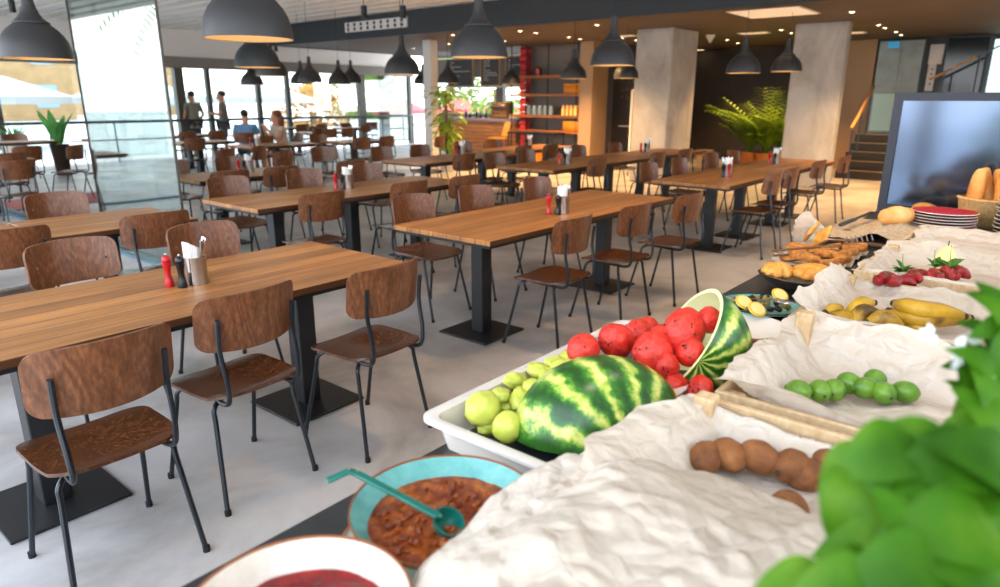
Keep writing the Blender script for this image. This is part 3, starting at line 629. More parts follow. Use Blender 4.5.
make_table(1.3, [.6], 'far table in the aisle between the white post and the rail tables', (10.0, 14.2, 0), .8, group=GD)
make_table(1.3, [.6], 'far table beyond the small yellowish one, left of the standing men', (7.0, 15.2, 0), .8, group=GD)
G = 'dark plywood chairs with black tube legs'
CH = [
 (7.3, 15.0, 1, 'chair back at the far table left of the standing men, left one', .1),
 (8.0, 15.0, 1, 'chair back at the far table left of the standing men, right one', 0),
 (10.9, 14.0, 1, 'chair back in the aisle before the rail tables, right one', .1),
 (10.3, 13.9, 1, 'chair back in the aisle before the rail tables, left one', -.1),
 (10.8, 15.3, -1, 'chair facing us in the aisle before the rail tables', 0),
 (13.2, 17.0, 1, 'chair back nearest the dark window post', .1),
 (14.4, 17.2, 1, 'chair back alone between window post and white post', -.2),
 (13.0, 12.7, 1, 'chair back right behind the white post', .2),
 (.70, 2.15, 1, 'nearest chair at lower left, full plywood back towards the viewer', .0),
 (1.262, 2.30, 1, 'second chair of the nearest table, between cutlery can and floor plate', .05),
 (1.862, 2.20, 1, 'third chair of the nearest table, alone at its right end', .06),
 (3.44, 2.26, 1, 'lighter backed chair at the centre table, nearest the watermelons', .03),
 (4.18, 2.23, 1, 'middle chair on the near side of the centre table', .0),
 (4.93, 2.18, 1, 'chair at the right end, near side, of the centre table', -.03),
 (6.98, 2.22, 1, 'first near side chair of the table right of centre', -.02),
 (7.59, 2.24, 1, 'second near side chair of the table right of centre', .03),
 (8.78, 2.28, 1, 'chair with high narrow back before the stairs, nearer of two', .0),
 (9.72, 2.22, 1, 'farthest front row chair, its back overlapping the right pillar foot', .04),
 (1.17, 3.74, -1, 'chair facing us across the nearest table, left of the cutlery can', .05),
 (1.83, 3.71, -1, 'chair facing us directly behind the metal cutlery can', .03),
 (3.43, 3.68, -1, 'chair facing us at the left end of the centre table', .0),
 (4.13, 3.68, -1, 'chair facing us left of the mills on the centre table', .0),
 (4.98, 3.68, -1, 'chair facing us half hidden behind the centre table napkins', .0),
 (7.02, 3.62, -1, 'chair facing us at the table right of centre, leftmost of its far side', .0),
 (7.85, 3.63, -1, 'bluish backed chair facing us right of the left pillar foot', .0),
 (8.95, 3.69, -1, 'dark chair facing us behind the white napkin block right of centre', .0),
 (9.6, 3.63, -1, 'grey backed chair facing us in front of the orange pots', .0),
 (1.07, 4.42, 1, 'chair cut by the left edge, standing behind the nearest table', .02),
 (1.86, 4.36, 1, 'chair back touching the short square table below the glass leaf', -.04),
 (.92, 5.78, -1, 'chair facing us at far left beyond the table cut by the edge', .0),
 (1.76, 5.80, -1, 'chair facing us across the short square table, before the glass leaf', .0),
 (3.12, 4.36, 1, 'near side chair, leftmost at the long table with napkin tin', .0),
 (4.06, 4.38, 1, 'near side chair, middle one at the long table with napkin tin', -.05),
 (4.75, 4.36, 1, 'near side chair, rightmost at the long table with napkin tin', .0),
 (3.18, 5.86, -1, 'chair facing us at the left end of the napkin tin table', .05),
 (4.05, 5.96, -1, 'chair facing us just left of the napkin tin', -.04),
 (4.85, 5.93, -1, 'chair facing us just right of the napkin tin', .0),
 (4.1, 6.43, 1, 'dark chair back seen between two facing chairs left of the napkin tin', .0),
 (5.05, 6.45, 1, 'dark chair back directly behind the napkin tin', .0),
 (7.21, 4.41, 1, 'near side chair of the dark topped table, towards its right', .0),
 (8.7, 4.35, 1, 'chair back left in front of the left pillar foot', .0),
 (9.6, 4.36, 1, 'chair back right in front of the left pillar foot', .0),
 (7.0, 5.9, -1, 'chair facing us across the dark topped table, left of its mills', .0),
 (7.75, 5.94, -1, 'chair facing us across the dark topped table, beside its mills', .0),
 (9.1, 5.93, -1, 'chair facing us right of the tan pilaster foot', .0),
 (10.1, 5.85, -1, 'pale chair facing us under the dark chalk wall', .0),
 (3.5, 6.4, 1, 'near side chair of the table right of the glass edge', .0),
 (3.62, 7.95, -1, 'chair facing us at the table right of the glass edge', .0),
 (4.35, 7.9, -1, 'chair facing us behind the red mill left of centre', .05),
 (6.66, 6.12, 1, 'chair back at the table before the climbing plant, left one', .0),
 (7.35, 6.14, 1, 'chair back at the table before the climbing plant, right one', .0),
 (6.8, 7.95, -1, 'chair facing us across the climbing plant table, left one', .0),
 (7.55, 7.9, -1, 'chair facing us across the climbing plant table, beside the mills', .0),
 (8.5, 6.55, 1, 'dark chair back left of the far orange bench', .0),
 (9.1, 6.45, 1, 'dark chair back before the wall shelves', .0),
 (8.62, 7.95, -1, 'small chair facing us below the bar front, left one', .0),
 (9.42, 7.97, -1, 'small chair facing us below the bar front, right one', .0),
 (5.3, 8.3, 1, 'dark chair back in the crowd left of the diners, nearest one', .3),
 (5.0, 9.3, 1, 'chair pushed askew in the crowd left of the diners', .4),
 (5.7, 9.6, 1, 'chair turned sideways in front of the blue shirted diner', .5),
 (6.2, 8.6, -1, 'chair facing us in the aisle before the diners', -.2),
 (6.1, 12.3, 1, 'chair tucked under the small yellowish far table', .1),
 (7.4, 12.1, 1, 'chair right of the small yellowish far table', .3),
 (8.3, 10.25, 1, 'dark chair back at the table right of the seated woman, left one', .0),
 (8.95, 10.3, 1, 'dark chair back at the table right of the seated woman, right one', .1),
 (8.4, 11.75, -1, 'chair facing us beyond the table right of the seated woman', .0),
 (10.2, 14.2, -1, 'chair facing us left at the rail in the window glare', .0),
 (12.8, 15.6, 1, 'chair back at the farthest table next to the white post', .1),
 (11.6, 16.9, 1, 'chair back at the rail table, left one', -.1),
 (12.3, 17.0, 1, 'chair back at the rail table, right one', .1),
 (11.6, 18.15, -1, 'chair facing us at the rail beyond the far tables', .1),
 (9.6, 9.5, 1, 'chair back alone in the bright aisle left of the white post', .3),
]
for a in CH: place_chair(a[0], a[1], a[2], a[3], G, a[4])
GT = 'chairs out on the terrace'
for a in [(2.0, 10.6, 1, 'terrace chair back at the table cut by the left edge, left one', 0), (2.75, 10.62, 1, 'terrace chair back at the table cut by the left edge, right one', .1),
          (3.35, 12.0, 1, 'terrace chair back below the potted banana plant, left one', .2), (3.85, 11.75, 1, 'terrace chair standing askew below the potted banana plant', .7), (4.15, 11.3, 1, 'terrace chair askew right beside the glass joint', .5),
          (3.6, 16.2, -1, 'terrace chair facing us at the rail on the far left', 0), (4.4, 16.2, -1, 'terrace chair facing us beside the potted banana plant', 0),
          (5.5, 14.6, 1, 'terrace chair seen through the glass leaf, left one', .2), (6.2, 14.6, 1, 'terrace chair seen through the glass leaf, right one', .3), (2.45, 9.3, 1, 'open wire terrace chair alone before the table at left', .15)]:
    place_chair(a[0], a[1], a[2], a[3], GT, a[4])

# ================================================================== CONDIMENTS
def mill(name, label, mat, loc, s=1):
    t = thing(name, label, 'pepper mill', loc); t.scale = (s, s, s)
    MB().lathe([(.0, 0), (.02, 0), (.0205, .012), (.017, .03), (.0125, .055), (.0145, .08), (.0185, .097), (.019, .104), (.016, .107)], 20).build('body', mat, t)
    MB().lathe([(.016, .107), (.0185, .11), (.019, .122), (.015, .132), (.008, .138), (.0, .139)], 20).build('cap', mat, t)
    MB().ball((0, 0, .143), .0055, 10, 6).build('finial', 'metal', t)
    return t
def napkin_tin(label, loc, cutlery=True):
    t = thing('cutlery_can', label, 'cutlery holder', loc)
    MB().lathe([(.046, 0), (.046, .003), (.046, .12), (.0465, .122), (.0445, .122), (.0435, .118), (.0435, .006), (.0, .006)], 28, capb=True).build('can', 'chrome', t)
    np_ = MB()
    for k in range(5):
        x = -.025 + .009*k; np_.bar((x, -.022, .06), (x-.006, -.022+.004*k, .175-.005*k), .045, .0015)
    for k in range(4):
        np_.box(-.036+.009*k, -.029+.009*k, -.03, .03, .01, .188-.007*k)
    np_.build('napkins', 'white_paper', t, False)
    if cutlery:
        for k in range(8):
            x0 = .006+.004*k; a = Vector((x0, -.024+.007*k, .02)); b = Vector((x0+.012+.004*k, -.04+.013*k-.01*(k % 2), .195-.007*(k % 3)))
            MB().tube([a, a.lerp(b, .5), a.lerp(b, .8), b], [.003, .0035, .0075, .006], 6, 2).build('cutlery', 'metal', t)
    return t
CS = 'condiment sets on the tables'
mr0 = mill('pepper_mill', 'red mill beside the metal cutlery can on the nearest table', 'red', (1.262, 2.925, .753))
mb0 = mill('pepper_mill', 'black mill beside the metal cutlery can on the nearest table', 'black', (1.292, 2.865, .753))
nt0 = napkin_tin('metal cutlery can with napkins on the nearest table', (1.37, 2.885, .753))
for (x, y, nm) in [(3.98, 2.76, 'centre table'), (3.86, 5.07, 'long table left of the centre one'), (7.17, 2.8, 'table right of centre'), (9.11, 2.92, 'table before the right pillar'), (7.3, 4.97, 'dark topped table behind the centre one'), (9.9, 5.2, 'table left of the left pillar'), (7.5, 7.0, 'table before the climbing plant'), (9.56, 7.3, 'table before the bar'), (4.07, 7.1, 'table right of the glass edge'), (6.5, 10.95, 'table of the blue shirted diner')]:
    mirror = nm in ('table right of centre',)
    dup(mr0, (x-.06 if not mirror else x+.01, y+.03 if not mirror else y-.05, .753), 0, 'red mill on the ' + nm, 'red mills')
    dup(mb0, (x-.03, y-.03 if not mirror else y+.0, .753), 0, 'black mill on the ' + nm, 'black mills')
    dup(nt0, (x+.045, y-.02, .753), random.uniform(0, 1), 'metal can of white napkins on the ' + nm, 'napkin cans', 1.05)
# ================================================================== PART 2

# ================================================================== BAR ZONE
bar = thing('bar_counter', 'wood slatted bar counter with dark top at the back, behind the climbing plant', 'bar', (14.3, 12.4, 0))
f = MB().box(0, .05, -1.1, 1.5, 0, .98).box(.05, .7, -1.15, -1.1, 0, .98).box(.05, .7, 1.45, 1.5, 0, .98); f.build('front', 'slatwood', bar, False)
MB().box(-.06, .75, -1.2, 1.55, .98, 1.06, None, .008).build('worktop', 'purple', bar, False)
gm = MB()
for k in range(9): gm.box(-.004, 0, -1.15, 1.5, .09+k*.1, .1+k*.1)
gm.build('grooves', 'black', bar, False)
cm = thing('espresso_machine', 'dark brown espresso machine standing on the bar counter', 'coffee machine', (14.65, 12.0, 1.062))
MB().box(-.22, .22, -.3, .3, 0, .1, None, .02).box(-.22, .1, -.28, .28, .1, .42, None, .03).build('body', 'trunk', cm)
MB().box(-.3, -.2, -.26, .26, .3, .36, None, .01).build('group_head', 'chrome', cm); MB().tube([(-.25, .2, .3), (-.36, .2, .28)], .015).build('handle', 'blk', cm)
bx = thing('till', 'low white till box at the right end of the bar counter', 'till', (14.55, 11.4, 1.062))
MB().box(-.15, .15, -.2, .22, 0, .12, None, .01).build('body', 'potgrey', bx); MB().box(-.1, .1, -.1, .1, .12, .14).build('lid', 'white', bx)
for k, (y, h) in enumerate([(12.5, .18), (12.7, .12), (12.85, .2), (13.1, .1), (13.25, .22)]):
    t = thing('bottle', 'small dark bottle standing in the row on the bar top', 'bottle', (14.5, y, 1.062), 0, 'bottles on the bar top')
    MB().lathe([(.0, 0), (.04, 0), (.042, h*.6), (.015, h*.8), (.013, h), (0, h)], 12).build('glass_body', 'greenblk', t)
    MB().lathe([(.015, h), (.015, h+.02), (0, h+.02)], 10).build('cap', 'black', t)
def menu(y0, y1, lab):
    t = thing('menu_board', lab, 'menu board', (14.45, (y0+y1)/2, 2.27)); h = (y1-y0)/2
    MB().box(0, .03, -h, h, -.34, .34).build('slate', 'chalkboard', t, False)
    fr = MB().box(-.015, .035, -h-.03, -h, -.36, .36).box(-.015, .035, h, h+.03, -.36, .36).box(-.015, .035, -h, h, .34, .37).box(-.015, .035, -h, h, -.37, -.34)
    fr.build('frame', 'frame', t, False)
    tx = MB(); rnd = random.Random(int(y0*100))
    for r_ in range(9):
        z = .27-.06*r_; y = h-.07
        while y > -h+.1:
            w = rnd.uniform(.03, .09); tx.box(-.003, 0, y-w, y, z-.012, z+.012); y -= w+.02
            if rnd.random() < .25: break
    tx.build('chalk_writing', 'chalk', t, False)
menu(12.0, 12.62, 'framed chalk menu board hanging over the bar, right hand one')
menu(12.95, 13.85, 'framed chalk menu board hanging over the bar next to the white post')
menu(11.2, 11.75, 'framed chalk menu board just left of the red tin column')
hr = struct('trim_bar_rail', MB().box(14.35, 14.5, 11.1, 14.3, 1.86, 1.9).box(14.35, 14.5, 11.1, 14.3, 2.66, 2.7), 'chrome')
# red tins stacked to a column
for k in range(16):
    z = .02+k*.176
    t = thing('red_tin', 'red tin in the tall stack between bar and shelves', 'tin', (14.25, 10.97, z), 0, 'red tins stacked to a column')
    MB().box(-.1, .1, -.1, .1, 0, .17, None, .015).build('can', 'redbox', t); MB().box(-.102, .102, -.102, .102, .06, .085).build('band', 'parasolred', t, False)
sh = thing('shelf_unit', 'tall wall shelf with orange boards and thin black uprights beside the tan pilaster', 'shelf', (14.3, 10.2, 0))
for z in (2.1, 1.66, 1.15, .78): MB().box(-.22, .22, -1.0, 1.15, z-.03, z+.03).build('board', 'orangewood', sh, False)
for y in (-.9, -.05, .62, 1.1): MB().box(-.2, -.18, y-.012, y+.012, 0, LZ).build('upright', 'steel', sh, False)
for (y, z, lab) in [(9.45, 1.7, 'orange box on the middle shelf by the pilaster'), (9.45, 1.19, 'orange box on the lower shelf by the pilaster'), (9.45, .82, 'orange box on the lowest shelf by the pilaster')]:
    t = thing('storage_box', lab, 'box', (14.3, y, z)); MB().box(-.2, .2, -.22, .22, 0, .2, None, .01).build('body', 'oran', t); MB().box(-.205, .205, -.225, .225, .2, .22).build('lid', 'yellow', t, False)
t = thing('red_lantern', 'little red lantern on the top shelf board', 'lantern', (14.25, 10.55, 2.132)); MB().lathe([(0, 0), (.08, 0), (.08, .16), (.04, .2), (0, .2)], 12).build('body', 'red', t); MB().tube([(-.04, 0, .2), (0, 0, .26), (.04, 0, .2)], .006, 6, 3).build('handle', 'blk', t)
for k in range(5):
    t = thing('glass_jar', 'pale glass jar in the row on the middle shelf', 'jar', (14.2, 10.1+k*.17, 1.182), 0, 'jars on the middle shelf')
    MB().lathe([(0, 0), (.06, 0), (.065, .14), (.05, .19), (0, .19)], 12).build('body', 'bluejar', t); MB().lathe([(.052, .19), (.052, .22), (0, .22)], 12).build('lid', 'chrome', t)
for k in range(4):
    t = thing('sauce_bottle', 'pale and orange bottle standing in the box row by the pilaster', 'bottle', (14.05, 9.28+k*.12, 1.182), 0, 'bottles before the shelf box')
    MB().lathe([(0, 0), (.035, 0), (.035, .15), (.015, .2), (0, .24)], 10).build('body', 'lemonpith', t); MB().lathe([(.016, .2), (.016, .25), (0, .25)], 8).build('cap', 'white', t)
tr = thing('steel_trolley', 'steel trolley table under the shelves, behind the far chairs', 'trolley', (13.7, 10.2, 0))
MB().box(-.25, .25, -.7, .7, .74, .78).build('top', 'steel', tr, False); MB().box(-.25, .25, -.7, .7, .3, .33).build('lower_shelf', 'steel', tr, False)
for sx in (-.23, .23):
    for sy in (-.68, .68): MB().tube([(sx, sy, 0), (sx, sy, .74)], .018).build('leg', 'steel', tr)
def barchair(lab, loc, rz, mat):
    t = thing('bar_chair', lab, 'chair', loc, rz)
    MB().grid(lambda u, v: (corner(u, v, .2, .2, .06)[0], corner(u, v, .2, .2, .06)[1], .6), 8, 8, .03).build('seat', mat, t)
    MB().grid(lambda u, v: (corner(u, v, .2, .18, .06)[0], -.2-.1*v, .82+corner(u, v, .2, .18, .06)[1]), 8, 8, .02).build('backrest', mat, t)
    for sx in (-.17, .17):
        for sy in (-.17, .17): MB().tube([(sx, sy, .6), (sx*1.2, sy*1.2, 0)], .012).build('leg', 'steel', t)
barchair('yellow bar chair turned sideways before the slatted bar front', (13.6, 11.35, 0), radians(60), 'yellow')
ob = thing('low_bench', 'orange low bench under the steel trolley', 'bench', (12.9, 9.9, 0)); MB().box(-.15, .15, -.5, .5, .4, .45, None, .01).build('seat', 'orangewood', ob); MB().box(-.12, .12, -.45, -.4, 0, .4).build('leg', 'oran', ob, False); MB().box(-.12, .12, .4, .45, 0, .4).build('leg', 'oran', ob, False)
# chalk wall writing, bar table, white shelf frame
cw = bpy.data.objects['wall_chalk']
wl = MB(); rnd = random.Random(3)
for r_, n_ in enumerate((3, 5, 4, 2)):
    for k in range(n_):
        y = .45-.15*k; z = .36-.2*r_
        for s_ in range(3):
            a = Vector((0, y-rnd.uniform(0, .1), z-rnd.uniform(0, .14))); b = Vector((0, y-rnd.uniform(0, .1), z-rnd.uniform(0, .14)))
            if (a-b).length > .02: wl.bar(a, b, .004, .014)
wl.build('chalk_lettering', 'chalkdim', cw, False, loc=(15.39, 8.4, 1.9))
rt = thing('round_table', 'round topped bar table in the dark room behind the pilaster', 'table', (14.9, 8.1, 0))
MB().lathe([(0, .93), (.4, .93), (.42, .95), (.42, .96), (0, .97)], 28).build('top', 'purple', rt); MB().tube([(0, 0, .02), (0, 0, .93)], .04).build('pole', 'steel', rt); MB().lathe([(.25, 0), (.24, .02), (0, .03)], 20).build('base', 'blk', rt)
wf = thing('display_cabinet', 'narrow white framed glass cabinet at the left pillar edge', 'cabinet', (13.0, 6.98, 0))
MB().box(-.2, .2, -.12, -.08, 0, 1.75).box(-.2, .2, .08, .12, 0, 1.75).box(-.2, .2, -.12, .12, 1.72, 1.76).box(-.2, .2, -.12, .12, 0, .1).build('frame', 'white', wf, False)
MB().box(-.16, .16, -.08, .08, .1, 1.7).build('shelves_interior', 'tray', wf, False)
wk = thing('wooden_tub', 'small pale wooden tub on the floor right of the left pillar', 'tub', (15.6, 6.6, 0)); MB().lathe([(.0, 0), (.17, 0), (.2, .42), (.19, .42), (.17, .06), (0, .05)], 20).build('body', 'palewood', wk); MB().lathe([(.2, .3), (.205, .31), (.2, .33)], 20).build('hoop', 'frame', wk)
lt = thing('low_table', 'low yellowish table top before the dark wall, left of the palm', 'table', (14.6, 6.45, 0)); MB().box(-.4, .4, -.45, .45, .38, .42, None, .005).build('top', 'orangewood', lt)
for sx in (-.35, .35):
    for sy in (-.4, .4): MB().tube([(sx, sy, 0), (sx, sy, .38)], .02).build('leg', 'steel', lt)
# ================================================================== STAIRS / LIFT
st = MB(); ns = MB()
for k in range(5):
    x0 = 15.3+.32*k; st.box(x0, 17.6, 2.2, 3.62, .17*k, .17*(k+1)); ns.box(x0-.01, x0+.05, 2.2, 3.62, .17*(k+1)-.002, .17*(k+1)+.006)
so = struct('stairs', st, 'stone'); ns.build('step_nosing', 'nosing', so, False)
struct('landing', MB().box(15.3, 17.6, -4.9, 2.2, 0, .85), 'stone')
hl = thing('stair_handrail', 'bright orange wooden handrail at the left side of the low stairs', 'handrail', (15.4, 3.45, 0))
MB().bar((0, 0, 1.0), (1.45, 0, 1.85), .06, .06, .01).build('rail', 'handrail', hl)
for k in range(3): MB().tube([(.1+.6*k, 0, .1+.34*k), (.1+.6*k, 0, 1.04+.35*k)], .018).build('post', 'steel', hl)
h2 = thing('stair_handrail', 'thin wooden handrail rising to the right over the framed screen', 'handrail', (16.9, 2.45, .85))
MB().bar((0, 0, 1.12), (0, -.75, 1.55), .05, .05, .01).build('rail', 'handrail', h2); MB().bar((0, -.75, 1.55), (0, -1.6, 2.0), .03, .03).build('dark_rail', 'steel', h2)
for k in range(3): MB().tube([(0, -.25-.55*k, .0), (0, -.25-.55*k, 1.25+.3*k)], .016).build('post', 'steel', h2)
lf = struct('door_2', MB().box(17.45, 17.6, 2.72, 3.58, .85, 2.8), 'steelgl')
MB().box(17.42, 17.45, 2.74, 3.13, .87, 2.62).build('panel', 'steelgl', lf, False); MB().box(17.42, 17.45, 3.15, 3.56, .87, 2.62).build('panel', 'steelgl', lf, False)
MB().box(17.40, 17.42, 2.76, 3.54, .9, 1.7).build('frosted_pane', 'frost', lf, False)
MB().box(17.38, 17.44, 3.2, 3.4, 2.66, 2.78).build('exit_sign', plain('lift_sign', '#2c7fa8', .5, emit=.6), lf, False)
wp = thing('wall_intercom', 'white vertical panel with holes on the black wall beside the lift', 'intercom', (17.55, 2.5, 2.2))
MB().box(-.03, 0, -.14, .12, .1, .5, None, .01).box(-.03, 0, -.05, .1, -.45, .1, None, .01).build('plate', 'white', wp); 
kb = MB()
for k in range(4): kb.ball((-.032, .02, .0-.1*k), .018, 8, 6)
kb.build('buttons', 'steel', wp)
struct('wall_glass_dark', MB().box(17.45, 17.5, 1.6, 2.3, .85, 2.8), 'greenblk')
w9 = struct('window_9', MB().box(17.4, 17.5, -.6, -.55, .85, 2.8).box(17.4, 17.5, 1.5, 1.58, .85, 2.8).box(17.4, 17.5, .4, .45, .85, 2.8), 'steel')
MB().box(17.5, 17.52, -.6, 1.55, 1.0, 2.75).build('daylit_pane', plain('daylit_pane', '#cfe6e0', .4, emit=1.0), w9, False)
bk = thing('hanging_bulkhead', 'pale square panel hanging from the ceiling at the top right corner', 'ceiling panel', (9.2, .35, 2.75)); MB().box(-.05, .05, -.45, .35, 0, .5, None, .01).build('panel', 'white', bk, False); MB().box(.05, .12, -.5, .4, .45, .55).build('bracket', 'greywall', bk, False)

# ================================================================== PLANTS
def frond(mb, base, az, L, lift, droop, lw=.3, n=16):
    """arching rachis with paired leaflets"""
    d = Vector((cos(az), sin(az), 0)); P = []
    for i in range(n+1):
        t = i/n; P.append(Vector(base) + d*(L*t*cos(lift*(1-.3*t))) + Vector((0, 0, L*(sin(lift)*t - droop*t*t))))
    mb.tube(P, [.012*(1-.8*i/n) for i in range(n+1)], 5)
    for i in range(3, n+1):
        t = i/n; T = (P[i]-P[i-1]).normalized(); s = T.cross(Vector((0, 0, 1))).normalized()
        l = L*lw*(1-.65*abs(t-.45)*1.5)
        for sg in (-1, 1):
            mb.leaf(P[i], s*sg + T*.75 + Vector((0, 0, .15)), Vector((0, 0, 1)), max(l, .08), .035+.01*L, .1, 4, .1, .35)
def potted(name, lab, loc, pot, r=.2, h=.35):
    t = thing(name, lab, 'plant', loc)
    p = MB().lathe([(0, 0), (r*.75, 0), (r, h), (r*1.05, h), (r*1.05, h+.03), (r*.95, h+.03), (r*.9, h-.03), (0, h-.03)], 22).build('pot', pot, t)
    MB().lathe([(r*.9, h-.02), (0, h-.01)], 16).build('soil', 'soil', p)
    return t
for (x, y, hgt, n_, lab) in [(at(766, 150, 14.9).x, at(766, 150, 14.9).y, 1.75, 24, 'tall feathery palm in an orange pot between the pillars, tallest of the group'), (at(750, 150, 15.2).x, at(750, 150, 15.2).y, 1.25, 15, 'lower palm in an orange pot at the left of the palm group'), (at(779, 150, 15.3).x, at(779, 150, 15.3).y, 1.35, 14, 'palm in an orange pot touching the right pillar')]:
    t = potted('potted_palm', lab, (x, y, 0), 'terra', .22, .4); fm = MB(); rnd = random.Random(int(x*100))
    for k in range(n_):
        frond(fm, (rnd.uniform(-.04, .04), rnd.uniform(-.04, .04), .4), 2*pi*k/n_*1.6+rnd.uniform(-.3, .3), hgt*rnd.uniform(.75, 1.05), rnd.uniform(1.0, 1.45), rnd.uniform(.1, .5))
    fm.build('fronds', 'palm', t, True, auto=False)
t = potted('climbing_plant', 'yellow green climbing plant in a pot right of the white post', (at(447, 150, 14.9).x, at(447, 150, 14.9).y, 0), 'potgrey', .2, .35); fm = MB(); rnd = random.Random(5)
MB().tube([(0, 0, .33), (.03, .02, 1.0), (-.02, 0, 1.75)], .03, 8, 3).build('stem', 'trunk', t)
for k in range(230):
    z = rnd.uniform(.45, 1.85); a = rnd.uniform(0, 2*pi); r_ = rnd.uniform(.03, .42)*(1 if z > 1.1 else .7)
    fm.leaf((r_*cos(a), r_*sin(a), z), (cos(a), sin(a), rnd.uniform(-.8, .3)), (0, 0, 1), rnd.uniform(.13, .24), rnd.uniform(.07, .12), .2, 4)
fm.build('foliage', 'vine', t, True, auto=False)
t = potted('banana_plant', 'potted plant with broad upright leaves standing on the terrace far left', (5.15, 16.2, 0), 'soil', .17, .6); fm = MB(); rnd = random.Random(9)
for k in range(9):
    a = 2*pi*k/9; fm.leaf((.04*cos(a), .04*sin(a), .6), (cos(a)*.35, sin(a)*.35, 1), (-cos(a), -sin(a), .2), rnd.uniform(.6, .85), .2, .15, 8, .15, .12)
fm.build('leaves', 'banleaf', t, True, auto=False)
t = potted('spiky_plant', 'thin leaved spiky potted plant left of the broad leaved one', (4.55, 16.8, 0), 'potgrey', .2, .6); fm = MB()
for k in range(26):
    a = k*2.4; fm.leaf((0, 0, .6), (cos(a)*.5, sin(a)*.5, 1), (-cos(a), -sin(a), .3), .6, .03, 0, 5, .1, .3)
fm.build('leaves', 'banleaf', t, True, auto=False)

# ================================================================== OUTDOORS
def building(name, lab, loc, w, d, h, nw, nf):
    t = thing(name, lab, 'building', loc)
    MB().box(0, w, 0, d, 0, h).build('wall', 'wallbeige', t, False); MB().box(-.3, w+.3, -.3, d+.3, h, h+.3).build('roof', 'white', t, False)
    for i in range(nw):
        for j in range(nf):
            MB().box(w*(i+.3)/nw, w*(i+.7)/nw, -.05, .02, .9+j*3, 2.5+j*3).build('window', 'winblue', t, False)
building('apartment_building', 'beige rendered building filling the background at the far left', (2.0, 58, 0), 18, 6, 12, 5, 4)
building('low_building', 'pale low building seen through the glass leaf right of the trunk', (26, 70, 0), 8, 6, 5, 4, 1)
def parasol(lab, loc, r, mat='canopy', h=2.5):
    t = thing('parasol', lab, 'parasol', loc); MB().tube([(0, 0, 0), (0, 0, h+.5)], .04).build('pole', 'postm', t)
    MB().lathe([(r, h-.22), (r, h), (.02, h+.75)], 8).build('canopy', mat, t, False)
for (x, y, r_, lab) in [(1.0, 25, 2.4, 'large white parasol far left beyond the rail, nearest one'), (6.6, 26, 2.4, 'large white parasol beyond the rail behind the broad leaved plant'), (11.5, 27, 2.4, 'white parasol behind the glass leaf'), (17.0, 28, 2.4, 'white parasol far behind the standing man left')]:
    parasol(lab, (x, y, -.9), r_)
for (x, y, lab) in [(30.0, 33, 'red parasol outside, left of the dark window post'), (35.5, 33, 'red parasol outside, middle one beyond the window'), (41, 34, 'red parasol outside beside the white post')]:
    parasol(lab, (x, y, -1.0), 1.8, 'parasolred', 1.9)
def bush(lab, loc, r, h, mat, name='shrub', trunkh=0, n=420):
    t = thing(name, lab, 'bush' if name == 'shrub' else 'tree', loc); fm = MB(); rnd = random.Random(int(loc[0]*10))
    for k in range(n):
        d = Vector((rnd.gauss(0, 1), rnd.gauss(0, 1), rnd.gauss(0, 1))).normalized(); q = rnd.uniform(.6, 1)
        fm.leaf((d.x*r*q, d.y*r*q, trunkh+h/2+d.z*h/2*q), d+Vector((0, 0, .2)), (0, 0, 1), r*.32, r*.2, .2, 3)
    fm.build('foliage', mat, t, True, auto=False)
    MB().tube([(0, 0, 0), (0, 0, trunkh+h*.5)], r*.08+.03).build('trunk', 'trunk', t)
bush('dry orange bush outside left of the dark window post', (25.5, 36, -.5), 2.2, 2.6, 'bush2')
bush('green bush outside right of the dark window post', (38, 46, -.5), 3.0, 4.4, 'bushm')
bush('green tree outside near the white post', (50, 48, -.5), 3, 5, 'bushm', 'tree', 1)
bush('light green tree seen through the bar window', (24, 16, 0), 1.5, 2.8, 'bushm', 'tree', .5)
bush('light green tree in the right half of the bar window', (24.5, 20.5, 0), 1.6, 2.8, 'bushm', 'tree', .6)
def palmtree(lab, loc, h, n=12):
    t = thing('palm_tree', lab, 'tree', loc); MB().tube([(0, 0, 0), (.1, 0, h*.5), (0, 0, h)], [.25, .2, .16], 10, 4).build('trunk', 'trunk', t); fm = MB(); rnd = random.Random(int(h*10))
    for k in range(n): frond(fm, (0, 0, h), 2*pi*k/n, 2.4*rnd.uniform(.8, 1.1), rnd.uniform(.3, 1.0), rnd.uniform(.5, .9), .28, 14)
    fm.build('fronds', 'palm', t, True, auto=False)
palmtree('palm trunk outside seen through the middle of the glass leaf', (8.8, 24, -.5), 5.2)
palmtree('palm tree far to the left, mirrored in the glass leaf', (-3.5, 19, -.5), 4.5)
palmtree('palm tree standing behind the viewer on the open side, mirrored in the framed screen', (-9.5, 2.6, -.3), 3.4)
bush('green shrub on the open side, mirrored in the framed screen', (-9, .4, -.2), 1.1, 1.7, 'bushm')
bush('dry shrub on the open side, mirrored in the framed screen', (-10, 4.6, -.2), 1.3, 1.6, 'bush2')
t = thing('terrace_mat', 'reddish floor mat under the terrace chairs', 'mat', (2.3, 11.9, .0)); MB().box(-.6, 3.0, -.5, .7, .0, .012, None, .004).build('pile', 'carpet', t, False); MB().box(-.62, 3.02, -.52, -.5, 0, .014).box(-.62, 3.02, .7, .72, 0, .014).build('edge_binding', 'tealmat', t, False)

